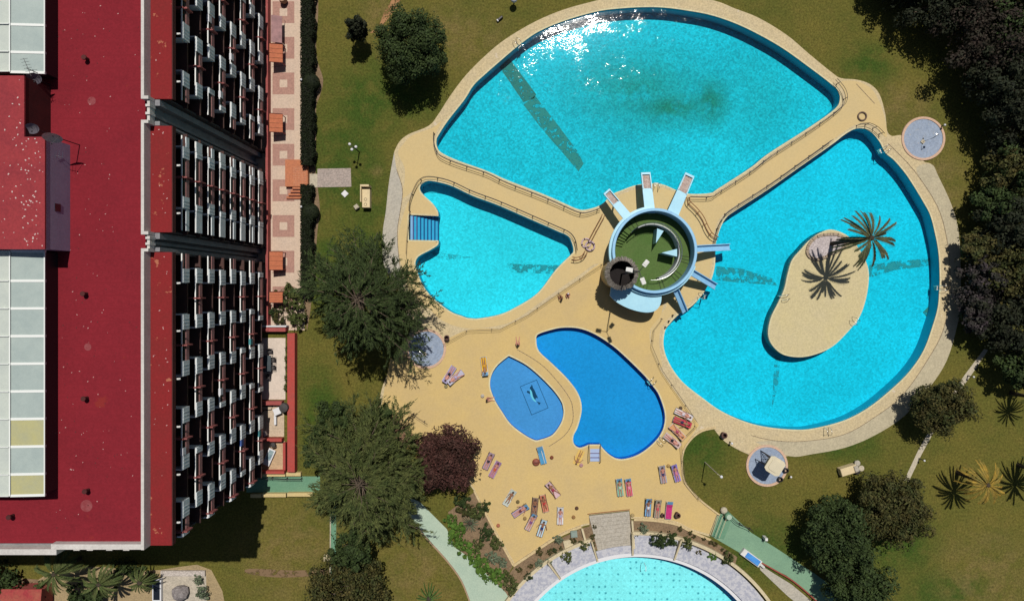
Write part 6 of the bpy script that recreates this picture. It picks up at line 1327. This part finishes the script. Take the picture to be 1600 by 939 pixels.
# garden lamps and posts
def lamp(px, py, h, label, heads=((0, 0),), r=.15, z=0, cat='lamp post', grp='white globe lamps', pole=None):
    c = P(px, py); t = thing('garden_lamp', label, cat, (c.x, c.y, z), 0, grp); m = MB(); m.tube([(0, 0, 0), (0, 0, h)], [.07, .045], 8); obj('pole', m, pole or M['dark_metal'], t, world=False)
    for x, y in heads:
        if x or y: m = MB(); m.tube([(0, 0, h-.1), (x, y, h-.05)], .03, 6); obj('arm', m, pole or M['dark_metal'], t, world=False)
        m = MB(); m.ball((x, y, h+r*.7), r, 14); obj('globe', m, M['whitecop'], t, world=False, sm=True)
lamp(561.5, 238, 3.1, 'three headed white globe lamp on the left lawn', ((-.35, .25), (-.1, -.35), (.35, -.05)), .17)
lamp(1101.5, 722, 5.2, 'tall lamp post on the small curved lawn', ((.35, -.25),), .17, pole=M['concrete'])
lamp(803, 6, 1.0, 'squat pale lamp on the lawn at the top edge', ((0, 0),), .42)
lamp(478, 132, 1.7, 'small white lamp at the upper hedge', r=.12); lamp(478, 326, 1.7, 'small white lamp at the lower hedge', r=.12)
lamp(1512, 587, 1.0, 'small white marker lamp on the gravel path, upper one', r=.12); lamp(1436, 716, 1.0, 'small white marker lamp on the gravel path, lower one', r=.12)
lamp(1233, 743, .5, 'tiny white lamp at the right rim of the lifeguard basin', r=.13); lamp(1470, 198, .7, 'tiny white lamp at the upper right rim of the shower basin', r=.13)
lamp(1140, 690, .8, 'tiny lamp with a dark head at the tip of the curved lawn', r=.14, grp=None)
c = P(782, 30); t = thing('cast_shadow_block', 'dark block with a white end standing in for a cast shadow on the top lawn', 'cast shadow', (c.x, c.y, 0), .7); m = MB(); m.bevbox(-.35, -.12, .1, .3, .12, .38, .04); obj('dark_block', m, M['dark_metal'], t, world=False); m = MB(); m.bevbox(-.5, -.13, .12, -.36, .13, .36, .03); obj('lens', m, M['whitecop'], t, world=False); m = MB(); m.tube([(0, 0, 0), (0, 0, .12)], .04, 6); obj('stake', m, M['dark_metal'], t, world=False)  # dark block added in place of a cast shadow on the lawn
c = P(539, 303); m = MB(); m.obox((c.x, c.y), .62, .62, .1, pi/4, 0, 0); m.obox((c.x, c.y), .5, .5, .03, pi/4, 0, .102); tag(obj('stone_marker', m, M['whitecop']), 'white diamond shaped slab on the left lawn', 'slab')
t = thing('stone_bench', 'cream L shaped stone counter with a sink on the left lawn', 'stone counter', P(573, 308)); a, b = P(567, 326), P(580.5, 296); M['creamst'] = mat('cream_stone', (.58, .47, .28), (.52, .42, .26), 1, .7, fine=.12)
m = MB(); m.bevbox(a.x+.12, a.y+.002, 0, b.x, b.y-.1, .95); obj('body', m, M['creamst'], t); m = MB(); m.bevbox(a.x, a.y+.6, 0, a.x+.118, b.y+.35, 1.5); m.bevbox(a.x+.12, b.y+.1, 0, b.x, b.y+.35, 1.5); obj('back_wall', m, M['creamst'], t)
for dy in (.35, .95): m = MB(); m.lathe(((a.x+b.x)/2, a.y+dy), [(.14, .951), (.16, .975), (.18, .951)], 16); obj('burner_ring', m, M['dark_metal'], t)
c = P(558, 324); m = MB(); m.obox((c.x, c.y), .5, .5, .5, .6, 0, 0); m.obox((c.x, c.y), .4, .4, .08, .6, 0, .503); tag(obj('grey_cube_seat', m, M['concrete']), 'grey square stone seat left of the cream counter', 'seat')
t = thing('stone_counter', 'cream stone counter on the lower right lawn', 'stone counter', (*P(1322, 732)[:2], 0), A(17)); m = MB(); m.bevbox(-1.0, -.45, 0, .9, .45, .9, .05); obj('body', m, M['creamst'], t, world=False)
for x in (.55,): m = MB(); m.bevbox(x, -.35, .9, x+.5, .35, 1.05, .05); obj('sink', m, M['wood_plank'], t, world=False)
for i, (px, py, mm, lb) in enumerate(((1337, 722, M['wood_plank'], 'round wooden stool above the end of the lower cream counter'), (1343, 730, M['concrete'], 'grey round stool at the far end of the lower cream counter'), (1337, 735, M['dark_metal'], 'dark round stool below the end of the lower cream counter'))):
    c = P(px, py); t = thing('stool', lb, 'stool', (c.x, c.y, 0)); m = MB(); m.lathe((0, 0), [(.01, .4), (.32, .4), (.34, .46), (.3, .5), (.01, .5)], 18); obj('seat', m, mm, t, world=False); m = MB(); m.tube([(0, 0, 0), (0, 0, .4)], [.2, .1], 12); obj('base', m, mm, t, world=False)
# lower left garden furniture and red roof
t = thing('shed_roof', 'low red tiled roof at the bottom left corner', 'shed', P(30, 945)); a, b = P(-120, 1000, 2.5), P(64, 921, 2.5); m = MB(); m.box(a.x+.3, a.y, 0, b.x-.3, b.y-.3, 2.3); obj('wall', m, M['redwall'], t); m = MB(); m.add([(a.x, a.y, 3.2), (b.x, a.y, 3.2), (b.x, b.y, 2.4), (a.x, b.y, 2.4), (a.x, a.y, 3.1), (b.x, a.y, 3.1), (b.x, b.y, 2.3), (a.x, b.y, 2.3)], [(0,1,2,3), (7,6,5,4), (0,4,5,1), (1,5,6,2), (2,6,7,3), (3,7,4,0)]); obj('roof', m, mat('shed_red_roof', (.26, .03, .035), (.3, .1, .06), .8, .8, fine=.3), t)
t = thing('water_trough', 'long dark water trough with a white rim on the lower patio', 'trough', P(249, 917)); a, b = P(241, 936), P(255, 902); m = MB(); m.bevbox(a.x, a.y, 0, b.x, b.y, .5); obj('body', m, M['whitecop'], t); m = MB(); m.box(a.x+.15, a.y+.15, .501, b.x-.15, b.y-.15, .52); obj('water_surface', m, M['glass'], t)
rb = random.Random(5); c = P(285, 923); m = MB(); m.ball((c.x, c.y, .5), .95, 9, sz=.8); m.v = [(x+rb.uniform(-.12, .12), y+rb.uniform(-.12, .12), max(0, z+rb.uniform(-.1, .1))) for x, y, z in m.v]; tag(obj('boulder', m, mat('grey_mottled_rock', (.16, .14, .14), (.3, .28, .27), 2, .9, .6, 6, fine=.4)), 'large grey mottled rock on the lower patio', 'rock')
strip('patio_edging', [(253,894),(322,894)], .6, .04, .35, mat('white_balustrade', (.45, .4, .36), (.25, .22, .2), 8, .8, fine=.5, contrast=(.47, .53)), 'pale pierced low wall along the top of the lower patio', 'garden wall')
c = P(511, 870.5); m = MB(); m.obox((c.x, c.y), .72, .72, .2, 0, 0, 0); m.obox((c.x, c.y), .6, .6, .03, 0, 0, .203); tag(obj('stone_cover', m, M['creamcap']), 'small pale square cover beside the green strip on the lower lawn', 'cover')
strip('kerb', [(517,769),(516,900)], .12, 0, .12, M['concrete'])
slab('worn_track', [PP(smooth([(592,40),(600,20),(612,0),(618,-20),(634,-20),(622,8),(606,30),(590,48),(578,52)], 3))], 0, .008, stain_mat('bare_orange_soil', (.30, .15, .06), .44, 1.2))
slab('worn_track', [PP(smooth([(390,888),(460,891),(512,889),(512,897),(440,902),(388,896)], 3))], 0, .008, stain_mat('bare_brown_soil', (.16, .10, .05), .42, 1.0))
